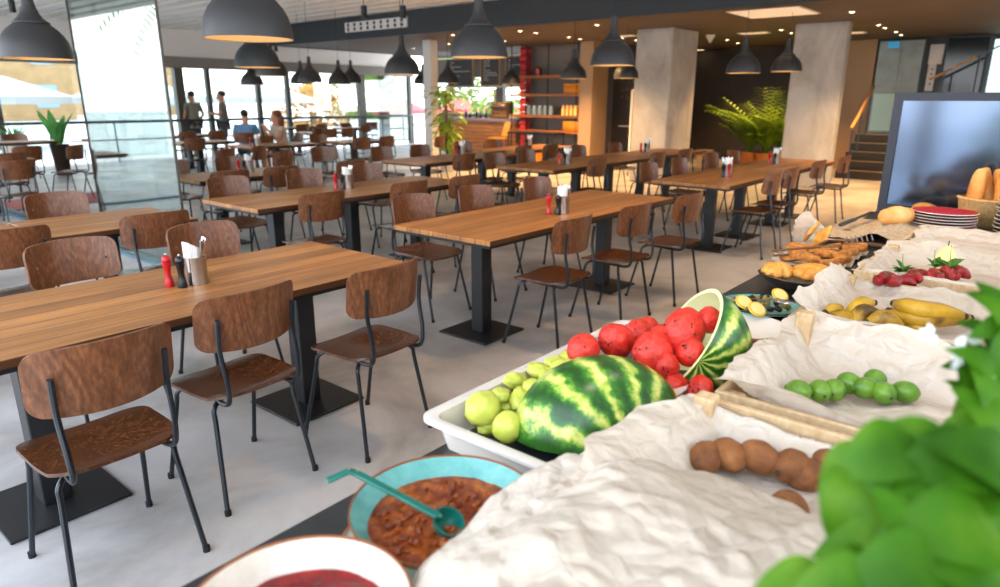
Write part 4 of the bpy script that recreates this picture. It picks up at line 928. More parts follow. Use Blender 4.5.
# ================================================================== PEOPLE
def skinmesh(name, J, E, mat, parent, sub=2):
    names = list(J); me = bpy.data.meshes.new(name); me.from_pydata([J[n][0] for n in names], [(names.index(a), names.index(b)) for a, b in E], []); me.update()
    me.materials.append(M[mat]); o = bpy.data.objects.new(name, me); COL.objects.link(o); o.parent = parent
    md = o.modifiers.new('Skin', 'SKIN'); md.use_smooth_shade = True
    ly = me.skin_vertices[0] if len(me.skin_vertices) else None
    for i, n in enumerate(names):
        r = J[n][1]; ly.data[i].radius = r if isinstance(r, tuple) else (r, r); ly.data[i].use_root = (i == 0)
    ss = o.modifiers.new('Sub', 'SUBSURF'); ss.levels = sub; ss.render_levels = sub
    return o
def person(lab, loc, rz, pose, shirt, pants, hairm, longhair=False, lean=0, arms='down', fem=False):
    t = thing('person', lab, 'person', loc, rz)
    sit = pose == 'sit'; hz = .5 if sit else .93
    J = {'pelvis': ((0, 0, hz), (.15, .11)), 'waist': ((0, lean*.3, hz+.2), (.135, .095)), 'chest': ((0, lean*.7, hz+.37), (.165, .11)), 'neckb': ((0, lean, hz+.51), (.085, .075)), 'neck': ((0, lean+.01, hz+.565), (.055, .055)),
         'jaw': ((0, lean+.04, hz+.635), (.068, .082)), 'head': ((0, lean+.025, hz+.715), (.08, .097)), 'crown': ((0, lean+.01, hz+.785), (.06, .07)), 'nose': ((0, lean+.14, hz+.665), (.014, .014))}
    E = [('pelvis', 'waist'), ('waist', 'chest'), ('chest', 'neckb'), ('neckb', 'neck'), ('neck', 'jaw'), ('jaw', 'head'), ('head', 'crown'), ('jaw', 'nose')]
    for s, q in ((-1, 'l'), (1, 'r')):
        J['sh'+q] = ((s*.185, lean*.92, hz+.465), .062)
        if arms == 'down': el, wr = (s*.29, lean-.03, hz+.2), (s*.24, lean+.14, hz+.02)
        elif arms == 'front': el, wr = (s*.26, lean+.08, hz+.22), (s*.1, lean+.3, hz+.26)
        else: el, wr = (s*.27, lean+.1, hz+.22), (s*.06, lean+.26, hz+.5)
        J['el'+q] = (el, .043); J['wr'+q] = (wr, .028); d = (Vector(wr)-Vector(el)).normalized(); J['pa'+q] = (tuple(Vector(wr)+d*.06), (.038, .02))
        E += [('chest', 'sh'+q), ('sh'+q, 'el'+q), ('el'+q, 'wr'+q), ('wr'+q, 'pa'+q)]
        for k in range(4):
            a = Vector(wr)+d*.07+Vector((0, 0, 1)).cross(d)*(k-1.5)*.018; J['f%d%s' % (k, q)] = (tuple(a+d*(.045+.01*(k in (1, 2)))-Vector((0, 0, .012))), .008); E.append(('pa'+q, 'f%d%s' % (k, q)))
        J['th'+q] = (tuple(Vector(wr)+d*.05+Vector((-s*.04, 0, .015))), .009); E.append(('pa'+q, 'th'+q))
        if sit: kn, an, to = (s*.13, .42, .5), (s*.13, .4, .09), (s*.14, .54, .04)
        else: kn, an, to = (s*.11, .03, .5), (s*.12, -.03, .08), (s*.14, .12, .04)
        J['hip'+q] = ((s*.1, .02, hz-.04), .1); J['kn'+q] = (kn, .062); J['an'+q] = (an, .04); J['to'+q] = (to, (.045, .03))
        E += [('pelvis', 'hip'+q), ('hip'+q, 'kn'+q), ('kn'+q, 'an'+q), ('an'+q, 'to'+q)]
    skinmesh('body', J, E, 'skin', t)
    g = 1.1
    def sub(keys, kk, name, mat, grow):
        J2 = {k: (J[k][0], tuple(r*grow for r in (J[k][1] if isinstance(J[k][1], tuple) else (J[k][1],)*2))) for k in keys}
        return J2
    JS = sub(['pelvis', 'waist', 'chest', 'neckb', 'shl', 'shr'], 0, '', '', 1.22)
    for s, q in ((-1, 'l'), (1, 'r')):
        JS['sl'+q] = (tuple(Vector(J['sh'+q][0]).lerp(Vector(J['el'+q][0]), .25 if fem else .7)), .066 if not fem else .05)
    JS['neckb'] = (tuple(Vector(J['neckb'][0])-Vector((0, .0, .012))), (.105, .092)); JS['mid'] = ((0, lean*.85, hz+.44), (.175, .125)); JS['low'] = (tuple(Vector(J['pelvis'][0])-Vector((0, 0, .06))), (.17, .13))
    skinmesh('shirt', JS, [('low', 'pelvis'), ('pelvis', 'waist'), ('waist', 'chest'), ('chest', 'mid'), ('mid', 'neckb'), ('mid', 'shl'), ('mid', 'shr'), ('shl', 'sll'), ('shr', 'slr')], shirt, t)
    JP = sub(['pelvis', 'hipl', 'hipr'], 0, '', '', 1.12)
    for q in 'lr': JP['k'+q] = (tuple(Vector(J['hip'+q][0]).lerp(Vector(J['kn'+q][0]), .9)), .085)
    skinmesh('shorts', JP, [('pelvis', 'hipl'), ('pelvis', 'hipr'), ('hipl', 'kl'), ('hipr', 'kr')], pants, t)
    hd = MB().ball((0, lean-.005, hz+.75), (.085, .1, .085), 14, 8, dis=.1)
    if longhair: hd.ball((0, lean-.06, hz+.61), (.105, .08, .2), 14, 8, dis=.15)
    hd.build('hair', hairm, t)
    for s, q in ((-1, 'l'), (1, 'r')):
        a = Vector(J['an'+q][0]); b = Vector(J['to'+q][0]); MB().ball(((a.x+b.x)/2, (a.y+b.y)/2, .045), (.05, .13, .045), 12, 6).build('shoe', 'shoe', t)
    return t
person('standing man in a pale olive shirt seen from behind, left one at the window rail', (*(at(193, 110, 18.3).xy), 0), radians(10), 'stand', 'tee1', 'shorts', 'hair', arms='down')
person('standing man in a dark grey shirt facing left, right one at the window rail', (*(at(223, 110, 17.6).xy), 0), radians(60), 'stand', 'tee2', 'shorts', 'hair', arms='front')
person('seated person in a blue shirt seen from behind at a far table', (*(at(245, 125, 14.6).xy), 0), radians(-35), 'sit', 'tee3', 'shorts', 'hair', lean=.08, arms='front')
person('seated woman with long brown hair facing left, bare shoulders', (*(at(283, 125, 13.6).xy), 0), radians(78), 'sit', 'tee4', 'shorts', 'hair2', True, lean=.12, arms='up', fem=True)
q = at(245, 125, 14.6); place_chair(q.x-.1, q.y-.3, 1, 'chair carrying the person in the blue shirt', G, radians(-35))
q = at(283, 125, 13.6); place_chair(q.x+.14, q.y-.2, 1, 'chair carrying the long haired woman', G, radians(78))
# ================================================================== BUFFET
def onz(px, py, z):
    r = at(px, py, 1) - Vector((0, 0, CAMH)); p = r * ((z - CAMH) / r.z); return Vector((p.x, p.y, z))
T = .9
bf = thing('buffet_counter', 'long black buffet counter carrying all the food on the right', 'counter', (0, 0, 0))
MB().box(-.5, 5.6, -.8, .83, T-.03, T, None, .003).build('worktop', 'counter', bf, False)
MB().box(-.45, 5.55, -.75, .75, .08, T-.03).build('cabinet', 'blk', bf, False); MB().box(-.4, 5.5, -.7, .68, 0, .08).build('plinth', 'black', bf, False)
# ---- bowls
def bowl(name, lab, loc, r, h, matin, food, foodmat, rimmat='rust', level=.62, seed=0):
    t = thing(name, lab, 'bowl', loc)
    out = [(r*.42, 0), (r*.45, .006), (r*.7, h*.3), (r*.9, h*.72), (r, h)]
    MB().lathe(out, 48, capb=True).build('outer_wall', matin, t)
    MB().lathe([(r*.985, h-.001), (r*.88, h*.74), (r*.68, h*.33), (r*.4, .014), (0, .012)], 48).build('inside', matin, t)
    MB().lathe([(r, h-.004), (r*1.006, h-.001), (r*1.002, h+.002), (r*.99, h+.002), (r*.984, h-.002)], 48).build('rim', rimmat, t)
    rl_ = r*(.88-(.74-level)*.48)
    def f(u, v):
        a = 2*pi*v; q = u*rl_*(1+.015*sin(5*a)*(u > .9)); p = Vector((q*cos(a), q*sin(a), 0))
        n = noise.noise(p*38+Vector((seed, 0, 0)))*.0035 + noise.noise(p*90)*.0025
        return (p.x, p.y, h*level + n*(1 if u < .97 else 0))
    MB().grid(f, 30, 90).build(food, foodmat, t, True, auto=False)
    return t
b1 = bowl('soup_bowl', 'turquoise bowl of chunky brown sauce with the ladle in it', (.612, .607, T+.012), .14, .062, 'turq', 'sauce', 'sauce')
sc_ = thing('saucer_plate', 'cream rimmed plate underneath the turquoise sauce bowl', 'plate', (.596, .6, T)); MB().lathe([(0, .002), (.09, .002), (.15, .014), (.152, .018), (.148, .017), (.09, .009), (0, .009)], 48).build('dish', 'cream', sc_); MB().lathe([(.149, .0165), (.1535, .0185), (.149, .0195)], 48).build('rim', 'rust', sc_)
b2 = bowl('jam_bowl', 'cream bowl with rusty rim and red berry jam at the bottom edge', (.335, .568, T), .127, .1, 'cream', 'jam', 'jam', level=.66, seed=4)
rnd = random.Random(2)
bb = MB()
for k in range(26):
    a = rnd.uniform(0, 2*pi); q = rnd.uniform(0, .085); bb.ball((q*cos(a), q*sin(a), .068), (.008, .008, .006), 10, 6)
o = bb.build('berries', 'jam', b2); o['kind'] = 'stuff'
cb = MB()
for k in range(120):
    a = rnd.uniform(0, 2*pi); q = .1*sqrt(rnd.random()); s = rnd.uniform(.003, .007); cb.ball((q*cos(a), q*sin(a), .04), (s, s*rnd.uniform(.5, 1), s*.7), 7, 5, dis=.5, seed=k)
o = cb.build('chunks', 'sauce', b1); o['kind'] = 'stuff'
ld = thing('ladle', 'dark teal plastic ladle with hooked handle lying in the brown sauce', 'ladle', onz(448, 523, .965))
hd_ = Vector(ld.location); k0 = onz(438, 516, .985)-hd_; k1 = onz(400, 496, .993)-hd_; k2 = onz(356, 473, 1.012)-hd_; k3 = onz(349, 471, 1.016)-hd_; k4 = onz(327, 481, 1.01)-hd_
cup = MB(); 
cup.lathe([(.0, -.018), (.012, -.016), (.021, -.006), (.0235, .006), (.0215, .006), (.019, -.005), (.011, -.0135), (0, -.015)], 28, mat=Matrix.Rotation(.55, 4, 'X')); cup.build('cup', 'teal', ld)
hb = MB(); 
for a, b_ in ((Vector((-.004, .014, .006)), k0), (k0, k1), (k1, k2), (k2, k3), (k3, k4)): hb.bar(a, b_, .012, .005, .001)
hb.build('handle', 'teal', ld)
# ---- melon tray
tr_ = thing('serving_tray', 'long white porcelain tray holding honeydew and watermelon', 'tray', (.79, .52, T))
def ringbox(x0, x1, y0, y1, r, n=6):
    P = []
    for cx, cy, a0 in ((x1-r, y1-r, 0), (x0+r, y1-r, pi/2), (x0+r, y0+r, pi), (x1-r, y0+r, 1.5*pi)):
        for k in range(n+1): P.append((cx+r*cos(a0+pi/2*k/n), cy+r*sin(a0+pi/2*k/n)))
    return P
def panbuild(W, D, h, rim, t, mat='gn'):
    L = [(rim+.016, 0), (rim+.003, h-.012), (.0, h-.006), (0.0, h), (rim*.5, h+.002), (rim+.004, h-.001), (rim+.018, .006)]
    vs = []; fs = []
    for (ins, z) in L: vs += [(x, y, z) for x, y in ringbox(ins, W-ins, ins, D-ins, max(.012, .035-ins*.4))]
    n = len(vs)//len(L)
    for i in range(len(L)-1):
        for k in range(n): fs.append((i*n+k, i*n+(k+1) % n, (i+1)*n+(k+1) % n, (i+1)*n+k))
    fs.append(tuple(range(n-1, -1, -1))); fs.append(tuple(range(6*n, 7*n)))
    return MB().add(vs, fs).build('pan', mat, t)
panbuild(.78, .34, .066, .02, tr_)
MB().box(.05, .73, .045, .295, .006, .012, None, .004).build('grey_liner', 'charplate', tr_, False)
def honey(lab, p, r, chunk, seed):
    t = thing('honeydew_piece', lab, 'melon piece', p, rnd.uniform(0, 6), 'honeydew pieces in the white tray')
    mt = Euler((rnd.uniform(-.4, .4), rnd.uniform(-.4, .4), 0)).to_matrix()
    MB().ball((0, 0, 0), (r, r*(.95 if not chunk else .62), r*(.95 if not chunk else .5)), 20, 14, mt, dis=.12 if not chunk else .25, seed=seed).build('flesh', 'honey', t, True, auto=False)
honey('round yellow green honeydew ball at the left end of the white tray', onz(483, 409, .965), .037, False, 1)
honey('honeydew ball cut off by the striped rind, second from the tray end', onz(508, 427, .958), .031, False, 2)
for k, (x, y, r, z) in enumerate([(462, 414, .024, .935), (470, 402, .028, .94), (500, 396, .034, .965), (517, 381, .034, .97), (520, 399, .032, .97), (538, 371, .034, .975), (537, 388, .03, .99), (556, 364, .036, .98), (548, 377, .034, 1.0), (572, 360, .034, .98), (566, 368, .036, 1.0), (583, 366, .03, 1.0), (492, 425, .03, .935), (510, 408, .03, .945)]):
    honey('irregular honeydew chunk heaped between the tray end and the big rind', onz(x, y, z), r, True, k+5)
def shell(lab, loc, rad, rot, hollow=True):
    t = thing('watermelon_rind', lab, 'watermelon', loc); a, b_, c_ = rad; R_ = Euler(rot).to_matrix()
    def f(sc):
        def g(u, v):
            ph = pi/2*u; th = 2*pi*v
            # zigzag free rim, dome towards local +Z
            return Vector((a*sc*sin(ph)*cos(th), b_*sc*sin(ph)*sin(th), c_*sc*cos(ph)*(1 if sc == 1 else .96)))
        return g
    # tilt the stripe axis by building in local frame and rotating the object
    o = MB().grid(f(1), 24, 64).build('rind', 'rind', t, True, auto=False); o.rotation_euler = rot
    o2 = MB().grid(f(.93), 20, 64).grid(lambda u, v: Vector((a*(.93+.07*u)*cos(2*pi*v), b_*(.93+.07*u)*sin(2*pi*v), 0)), 2, 64).build('white_rim', 'rim', t, True, auto=False); o2.rotation_euler = rot
    return t
shell('striped green watermelon rind lying dome up in the middle of the tray', (1.03, .60, .93), (.125, .175, .145), (0.06, 0.10, radians(60)))
def aim(loc, d):
    return Vector(d).to_track_quat('-Z', 'Y').to_euler()
s2 = shell('hollow watermelon half tipped open towards the left, filled with red balls', (1.382, .598, 1.018), (.135, .135, .16), (0, 0, 0))
for c in kids(s2): c.rotation_euler = aim(0, (-.52, .66, .52))
def scoop(lab, p, r, seed, ax=(1, 1, 1)):
    t = thing('watermelon_ball', lab, 'watermelon piece', p, 0, 'red watermelon balls in the tray')
    MB().ball((0, 0, 0), (r*ax[0], r*ax[1], r*ax[2]), 24, 16, Euler((seed, seed*2, 0)).to_matrix(), dis=.07, seed=seed).build('flesh', 'flesh', t, True, auto=False)
    rn = random.Random(seed)
    for k in range(5):
        d = Vector((rn.gauss(-.8, .35), rn.gauss(0, .6), rn.gauss(.6, .5))).normalized(); MB().ball(Vector((d.x*ax[0], d.y*ax[1], d.z*ax[2]))*r*.97, (.0022, .0036, .0022), 6, 4, Euler((rn.random()*6, 0, rn.random()*6)).to_matrix()).build('seed', 'seed', t)
for k, (x, y, r, z, ax, lab) in enumerate([(583, 351, .041, 1.0, (1, .9, .9), 'smooth red watermelon ball nearest the honeydew'), (616, 341, .048, 1.01, (1, .8, .85), 'red watermelon ball with a row of seeds, second from the left'), (638, 333, .038, 1.0, (1, .9, .9), 'small red watermelon ball peeping between two larger ones'), (653, 353, .05, 1.01, (1, .85, .9), 'large red watermelon ball with black seed pit in the middle'), (648, 331, .036, 1.0, (1, 1, .8), 'red watermelon ball behind, touching the tray rim'), (684, 331, .056, 1.05, (1.05, .8, .85), 'biggest red watermelon ball, spilling from the hollow half'), (663, 342, .04, 1.02, (1, 1, .8), 'red watermelon ball left behind the biggest one'), (709, 320, .034, 1.07, (1, .9, .8), 'red watermelon ball deepest inside the hollow half'), (690, 352, .033, 1.02, (1, 1, .9), 'small smooth red ball low inside the hollow half'), (667, 367, .034, .99, (1, .8, .8), 'dark red ball under the lip of the hollow half'), (672, 384, .04, .96, (1, .6, .9), 'red watermelon slab below the hollow half'), (700, 390, .032, .97, (1, 1, .7), 'red watermelon lump beside the wooden crate corner')]):
    scoop(lab, onz(x, y, z), r, k+1, ax)
# ---- small dishes further along the edge
t = thing('oval_plate', 'stained white plate peeping out behind the hollow watermelon', 'plate', (1.86, .63, T)); MB().lathe([(0, .003), (.09, .003), (.125, .018), (.126, .022), (.088, .011), (0, .011)], 40).build('dish', 'ceramic', t); MB().lathe([(.123, .0195), (.128, .022), (.123, .024)], 40).build('rim', 'rust', t)
t = thing('small_dish', 'dark red dish between hollow watermelon and parchment', 'dish', (1.66, .49, T)); MB().lathe([(0, .003), (.05, .003), (.075, .03), (.076, .033), (.05, .012), (0, .012)], 32).build('dish', 'redp', t); MB().lathe([(.074, .031), (.078, .034), (.073, .035)], 32).build('rim', 'rust', t)
op = thing('olive_plate', 'turquoise plate of mixed olives with lemon slices', 'plate', (2.08, .655, T)); MB().lathe([(0, .003), (.07, .003), (.118, .024), (.12, .028), (.07, .013), (0, .013)], 40).build('dish', 'turq', op); MB().lathe([(.117, .026), (.122, .028), (.117, .031)], 40).build('rim', 'blk', op)
ol = None; ok_ = None
for k in range(46):
    a = rnd.uniform(0, 2*pi); q = .085*sqrt(rnd.random()); z = T+.024+.018*(1-q/.085)+rnd.uniform(0, .006); p = (2.08+q*cos(a), .655+q*sin(a), z); green = rnd.random() < .55
    if green and ol is None:
        ol = tag(MB().ball((0, 0, 0), (.0085, .0085, .011), 10, 8).build('olive', 'olive', None), 'green olive on the turquoise plate', 'olive', 'olives on the turquoise plate'); ol.location = p
    elif not green and ok_ is None:
        ok_ = tag(MB().ball((0, 0, 0), (.0095, .0085, .0085), 10, 8).build('olive', 'olivek', None), 'black olive on the turquoise plate', 'olive', 'olives on the turquoise plate'); ok_.location = p
    else:
        c = (ol if green else ok_).copy(); COL.objects.link(c); c.location = p; c.rotation_euler = (rnd.random()*3, rnd.random()*3, 0)
for (x, y, lab) in [(744, 302, 'lemon slice at the left of the olive plate'), (780, 295, 'lemon slice at the far side of the olive plate'), (757, 309, 'lemon slice at the near side of the olive plate')]:
    t = thing('lemon_slice', lab, 'lemon slice', onz(x, y, T+.045)); t.rotation_euler = (.5, -.4, 0)
    MB().lathe([(0, -.003), (.026, -.003), (.028, 0), (.026, .003), (0, .003)], 20).build('rind', 'lemon', t); MB().lathe([(.022, .0035), (0, .0038)], 20).build('flesh', 'lemonpith', t)
def spoon(lab, a, b_):
    t = thing('serving_spoon', lab, 'spoon', a); d = Vector(b_)-Vector(a)
    MB().ball((0, 0, 0), (.02, .03, .006), 14, 8, Matrix.Rotation(atan2(d.y, d.x)-pi/2, 3, 'Z')).build('bowl', 'metal', t); MB().bar(d*.1, d, .008, .003).build('handle', 'metal', t)
spoon('steel spoon lying across the olive plate', onz(784, 302, T+.055), onz(722, 296, T+.04))
wbw = thing('wavy_bowl', 'dark wavy edged bowl with two ribbed pastries', 'bowl', (2.46, .655, T))
MB().lathe([(.06, 0), (.1, .02), (.13, .05), (.127, .052), (.098, .025), (.058, .008), (0, .008)], 48, capb=True, wob=lambda a, z: 1+.06*sin(4*a)*(z/.05)).build('dish', 'tray', wbw)
def pastry(lab, p, r, rz):
    t = thing('pastry', lab, 'pastry', p, rz, 'ribbed orange pastries')
    def f(u, v):
        ph = pi*u; th = 2*pi*v; q = 1+.24*abs(sin(4.5*th+ph*.6)); return Vector((r*1.25*sin(ph)*cos(th)*q, r*sin(ph)*sin(th)*q, r*.72*cos(ph)*(1 if ph < pi/2 else .5)))
    MB().grid(f, 14, 72).build('crust', 'croissant', t, True, auto=False)
pastry('ribbed orange pastry at the left side of the dark wavy bowl', (2.44, .72, T+.052), .048, .5); pastry('ribbed orange pastry at the right side of the dark wavy bowl', (2.46, .6, T+.056), .056, 1.4)
ct = thing('cake_tray', 'dark tray of brown cake pieces lined with white paper', 'tray', (2.63, .54, T)); panbuild(.42, .28, .03, .01, ct, 'tray')
def sheet(fn, nu, nv, name, par, mat='parch'):
    return MB().grid(fn, nu, nv).build(name, mat, par, True, auto=False)
def cr(p, amp=.012, f=9.0, s=0.0):
    """ridged paper crumple"""
    q = Vector(p)*f + Vector((s, s*2, 0)); a = 1-2*abs(noise.noise(q)); b = 1-2*abs(noise.noise(q*2.3+Vector((7, 0, 0)))); c = noise.noise(q*.45)
    return amp*(a*.7+b*.35+c*1.1)
sheet(lambda u, v: Vector((.01+.4*u, .01+.26*v, .034+.03*max(0, abs(2*v-1)-.75)*4*(.5+noise.noise(Vector((u*5, v, 0)))) + cr((u*.4, v*.26, 1), .004, 20))), 30, 20, 'paper_liner', ct)
for k in range(11):
    p = (2.69+.3*(k % 4)/3+rnd.uniform(-.02, .02), .6+.16*(k//4)/2+rnd.uniform(-.015, .015), T+.05+rnd.uniform(0, .02))
    t = thing('cake_piece', 'brown grainy cake piece heaped on the lined dark tray', 'cake', p, rnd.uniform(0, 3), 'cake pieces on the dark tray')
    MB().box(-.045, .045, -.028, .028, -.013, .013, Euler((rnd.uniform(-.3, .3), rnd.uniform(-.3, .3), 0)).to_matrix().to_4x4(), .006).build('crumb', 'cookie', t)
tg = thing('serving_tongs', 'brown wooden tongs lying over the cake pieces', 'tongs', (2.62, .8, T+.075))
for s in (-.006, .012): MB().tube([(0, s*.3, s), (.12, -.08+s, s), (.2, -.13+s, s)], .005, 6, 3).ball((.24, -.16+s, s), (.045, .02, .004), 12, 6, Matrix.Rotation(-.6, 3, 'Z')).build('arm', 'board', tg)
t = thing('serving_fork', 'steel toothed serving tongs above the cake tray, next to the bread', 'tongs', onz(855, 240, 1.0))
hb = MB(); a0 = onz(828, 239, .985)-t.location; hb.bar(a0, (0, 0, 0), .02, .004); hb.build('handle', 'metal', t)
for k in range(6):
    a = onz(846+5*k, 237.5-.6*k, 1.0)-t.location; b_ = onz(848+5*k, 244-.6*k, .985)-t.location; MB().tube([a, b_], .003, 6).build('tooth', 'metal', t)
for (x, y, rz, lab) in [(812, 231, .4, 'toasted bread slice standing tilted in white paper, left one'), (822, 236, .9, 'toasted bread slice leaning behind the cake tray, right one')]:
    t = thing('bread_slice', lab, 'bread', onz(x, y, .97), rz); MB().box(-.05, .05, -.008, .008, -.04, .04, Euler((.6, .5, 0)).to_matrix().to_4x4(), .006).build('crumb', 'croissant', t); MB().box(-.052, .052, -.006, .006, -.043, -.038, Euler((.6, .5, 0)).to_matrix().to_4x4(), .002).build('crust', 'bread', t)
t = thing('paper_cone', 'upright corner of white paper behind the cake tray', 'paper', onz(806, 240, .92)); sheet(lambda u, v: Vector((-.07+.17*u, .04-.1*u+.02*noise.noise(Vector((u*4, v*4, 0))), .13*v*(1-abs(u-.3))*1.1)), 12, 10, 'sheet', t)
# linen, loaf, knife
bd = thing('cutting_board', 'brown board with linen cloth where the cut loaf lies', 'board', (3.4, .5, T)); MB().box(0, .62, 0, .3, .002, .022, None, .006).build('board', 'board', bd)
def cloth(u, v):
    x, y = .62*u, .34*v; return Vector((x-.02, y-.02, .028+.05*math.exp(-((y-.12)/.05)**2)*(.6+.4*sin(u*9)) + cr((x, y, 3), .01, 12)))
sheet(cloth, 50, 30, 'linen_cloth', bd, 'linen')
def loaf(name, lab, p, L, r, rz, tilt=0, slash=3, group=None, cat='bread', mat='bread'):
    t = thing(name, lab, cat, p, rz, group)
    def f(u, v):
        ph = pi*u; th = 2*pi*v; q = sin(ph)**.62; return Vector((-L/2*cos(ph), r*q*cos(th), r*.82*q*sin(th)+(.12*r*abs(sin(ph*slash)) if sin(th) > .5 else 0)))
    o = MB().grid(f, 28, 20).build('crust', mat, t, True, auto=False); o.rotation_euler = (0, -tilt, 0)
    return t
loaf('bread_loaf', 'golden cut loaf lying on the linen left of the red plates', (3.86, .60, T+.085), .2, .055, -.5)
kn = thing('bread_knife', 'bread knife with grey handle lying on the linen', 'knife', (3.62, .83, T+.05)); MB().bar((0, -.03, 0), (.16, -.06, .012), .022, .014, .004).build('handle', 'charplate', kn); MB().bar((.16, -.06, .012), (.36, -.1, .03), .025, .002).build('blade', 'metal', kn)
def plates(n, lab1, x, y, r, mat, nm, grp, z0=T, step=.014):
    for k in range(n):
        t = thing('dinner_plate', lab1 if k < n-1 else nm, 'plate', (x+rnd.uniform(-.004, .004), y+rnd.uniform(-.004, .004), z0+step*k), 0, grp)
        MB().lathe([(0, .001), (r*.6, .001), (r*.97, .011), (r, .014), (r*.97, .0145), (r*.6, .006), (0, .006)], 40).build('dish', mat, t); MB().lathe([(r*.985, .0115), (r*1.008, .0135), (r*.985, .0155)], 40).build('rim', 'ceramic', t)
plates(8, 'dark red plate within the stack right of the loaf', 4.02, .42, .145, 'redp', 'topmost dark red plate of the stack right of the loaf', 'red plates in a stack')
plates(10, 'grey rimmed plate within the stack cut by the right edge', 4.12, .075, .14, 'charplate', 'topmost charcoal plate of the stack at the right edge', 'charcoal plates in a stack', T, .019)
# bread basket + rolls
bk_ = thing('bread_basket', 'wicker basket of upright baguettes at the right edge', 'basket', (4.42, .24, T))
MB().lathe([(.12, 0), (.15, .03), (.17, .14), (.175, .145), (.168, .15), (.16, .14), (.14, .03), (0, .02)], 36, capb=True).build('basket', 'basket', bk_)
MB().lathe([(.165, .14), (.178, .147), (.165, .155)], 36).build('braided_rim', 'basket', bk_)
for k, (dx, dy, tl, lab) in enumerate([(-.05, .09, 1.25, 'baguette leaning left in the wicker basket'), (-.07, -.03, 1.3, 'baguette in the middle of the wicker basket'), (.0, -.1, 1.35, 'baguette at the right of the wicker basket'), (.06, .05, 1.3, 'baguette at the back of the wicker basket'), (.04, -.02, 1.25, 'baguette behind the middle one in the basket')]):
    loaf('baguette', lab, (4.42+dx, .24+dy, T+.17), .27, .04, .4*k, tl, 4, 'baguettes in the wicker basket')
for (x, y, lab) in [(4.32, .47, 'golden roll in front of the basket, left one'), (4.3, .36, 'golden roll in front of the basket, right one'), (4.47, .56, 'yellow roll near the screen foot')]:
    loaf('bread_roll', lab, (x, y, T+.045), .15, .048, .9, 0, 1, 'rolls before the basket', mat='croissant')
# framed screen
sf = thing('framed_screen', 'large dark framed glass screen standing at the end of the buffet', 'screen', (4.64, .83, T))
MB().box(-.02, .02, -.045, 0, .0, .69).box(-.02, .02, -1.5, -.0451, .645, .69).box(-.02, .02, -1.5, -.0451, 0, .045).build('frame', 'navy', sf, False)
MB().box(-.004, .004, -1.5, -.04, .04, .65).build('glass', 'screen', sf, False)
# ---- crates with parchment
def crate(lab, x0, x1, y0, y1, h, hf=None, hp_=.012):
    t = thing('wooden_crate', lab, 'crate', (x0, y0, T)); W, D = x1-x0, y1-y0
    MB().box(0, W, 0, D, 0, .008).build('bottom', 'palewood', t, False)
    for a in ((0, .011, 0, D), (W-.011, W, 0, D), (.011, W-.011, 0, .011), (.011, W-.011, D-.011, D)):
        MB().box(a[0], a[1], a[2], a[3], .0, hf if hf and a[0] > W/2 and a[1] == W else h, None, .002).build('side_board', 'palewood', t, False)
    for a in ((.011, .011), (W-.046, .011), (.011, D-.046), (W-.046, D-.046)):
        MB().box(a[0], a[0]+.035, a[1], a[1]+.035, .0, h+(hp_ if a[0] > .1 else -.01), None, .003).build('corner_post', 'palewood', t, False)
    return t
def liner(lab, x0, x1, y0, y1, zf, zr, flaps, seed, amp=.012):
    """parchment pressed into a crate: flaps = (near, far, edge side, wall side) as (rise, out)"""
    t = thing('parchment_liner', lab, 'parchment', (x0, y0, T)); W, D = x1-x0, y1-y0; g = .034
    def f(u, v):
        a, b = 2*u-1, 2*v-1; s = max(abs(a), abs(b))
        # which side
        wn = max(0, -a)**6; wf_ = max(0, a)**6; wl_ = max(0, b)**6; wr_ = max(0, -b)**6; tot = wn+wf_+wl_+wr_+1e-9
        rise = (wn*flaps[0][0]+wf_*flaps[1][0]+wl_*flaps[2][0]+wr_*flaps[3][0])/tot; outw = (wn*flaps[0][1]+wf_*flaps[1][1]+wl_*flaps[2][1]+wr_*flaps[3][1])/tot
        corner_ = (min(abs(a), abs(b))/max(s, 1e-6))**4
        nn = noise.noise(Vector((a*2.1+seed, b*2.1, seed)))
        if s < .5: z = zf-T
        elif s < .78: k = (s-.5)/.28; z = (zf-T)+(zr-zf)*k**1.4
        else:
            k = (s-.78)/.22; ex = 1.0; z = (zr-T)+rise*(k+.8*nn*k)+corner_*k*max(rise, 0)*.5
        da, db = a/max(s, 1e-6), b/max(s, 1e-6)
        hx, hy = W/2-g, D/2-g
        if s < .78: X = W/2+da*hx*min(1, s/.76)**.9; Y = D/2+db*hy*min(1, s/.76)**.9
        else:
            k = (s-.78)/.22; o_ = outw*k*(1+.7*noise.noise(Vector((a*3, b*3, seed+5)))); X = W/2+da*(hx+o_); Y = D/2+db*(hy+o_)
        P = Vector((X, Y, z)); q = cr((X, Y, z*1.5), amp, 7, seed); q2 = cr((Y, X, z), amp*.7, 9, seed+3)
        P += Vector((q2*da*.9, q2*db*.9, q*(1 if s > .62 else .5)))
        P.z = max(P.z, .012)
        return P
    sheet(f, 84, 84, 'sheet', t); return t
crate('pale pine crate of kiwis, nearest crate with its back board showing', .62, 1.075, -.14, .43, .125, .142, .03)
liner('crumpled parchment lining the kiwi crate, spilling over towards the rind', .62, 1.075, -.14, .43, .97, 1.03, ((.0, .03), (-.035, .0), (.012, .05), (.06, .04)), 1.3, .017)
crate('pine crate of limes, second crate from the front', 1.13, 1.6, -.12, .42, .13, .14, .05)
liner('parchment lining the lime crate behind the kiwis', 1.13, 1.6, -.12, .42, .965, 1.035, ((.01, .02), (.03, .02), (.0, .04), (.08, .03)), 5.1, .018)
crate('pine crate of bananas, third crate from the front', 1.68, 2.2, -.1, .46, .13)
liner('parchment lining the banana crate with a tall pointed corner', 1.68, 2.2, -.1, .46, .975, 1.03, ((.0, .03), (-.02, .02), (.05, .03), (.16, .03)), 9.4, .016)
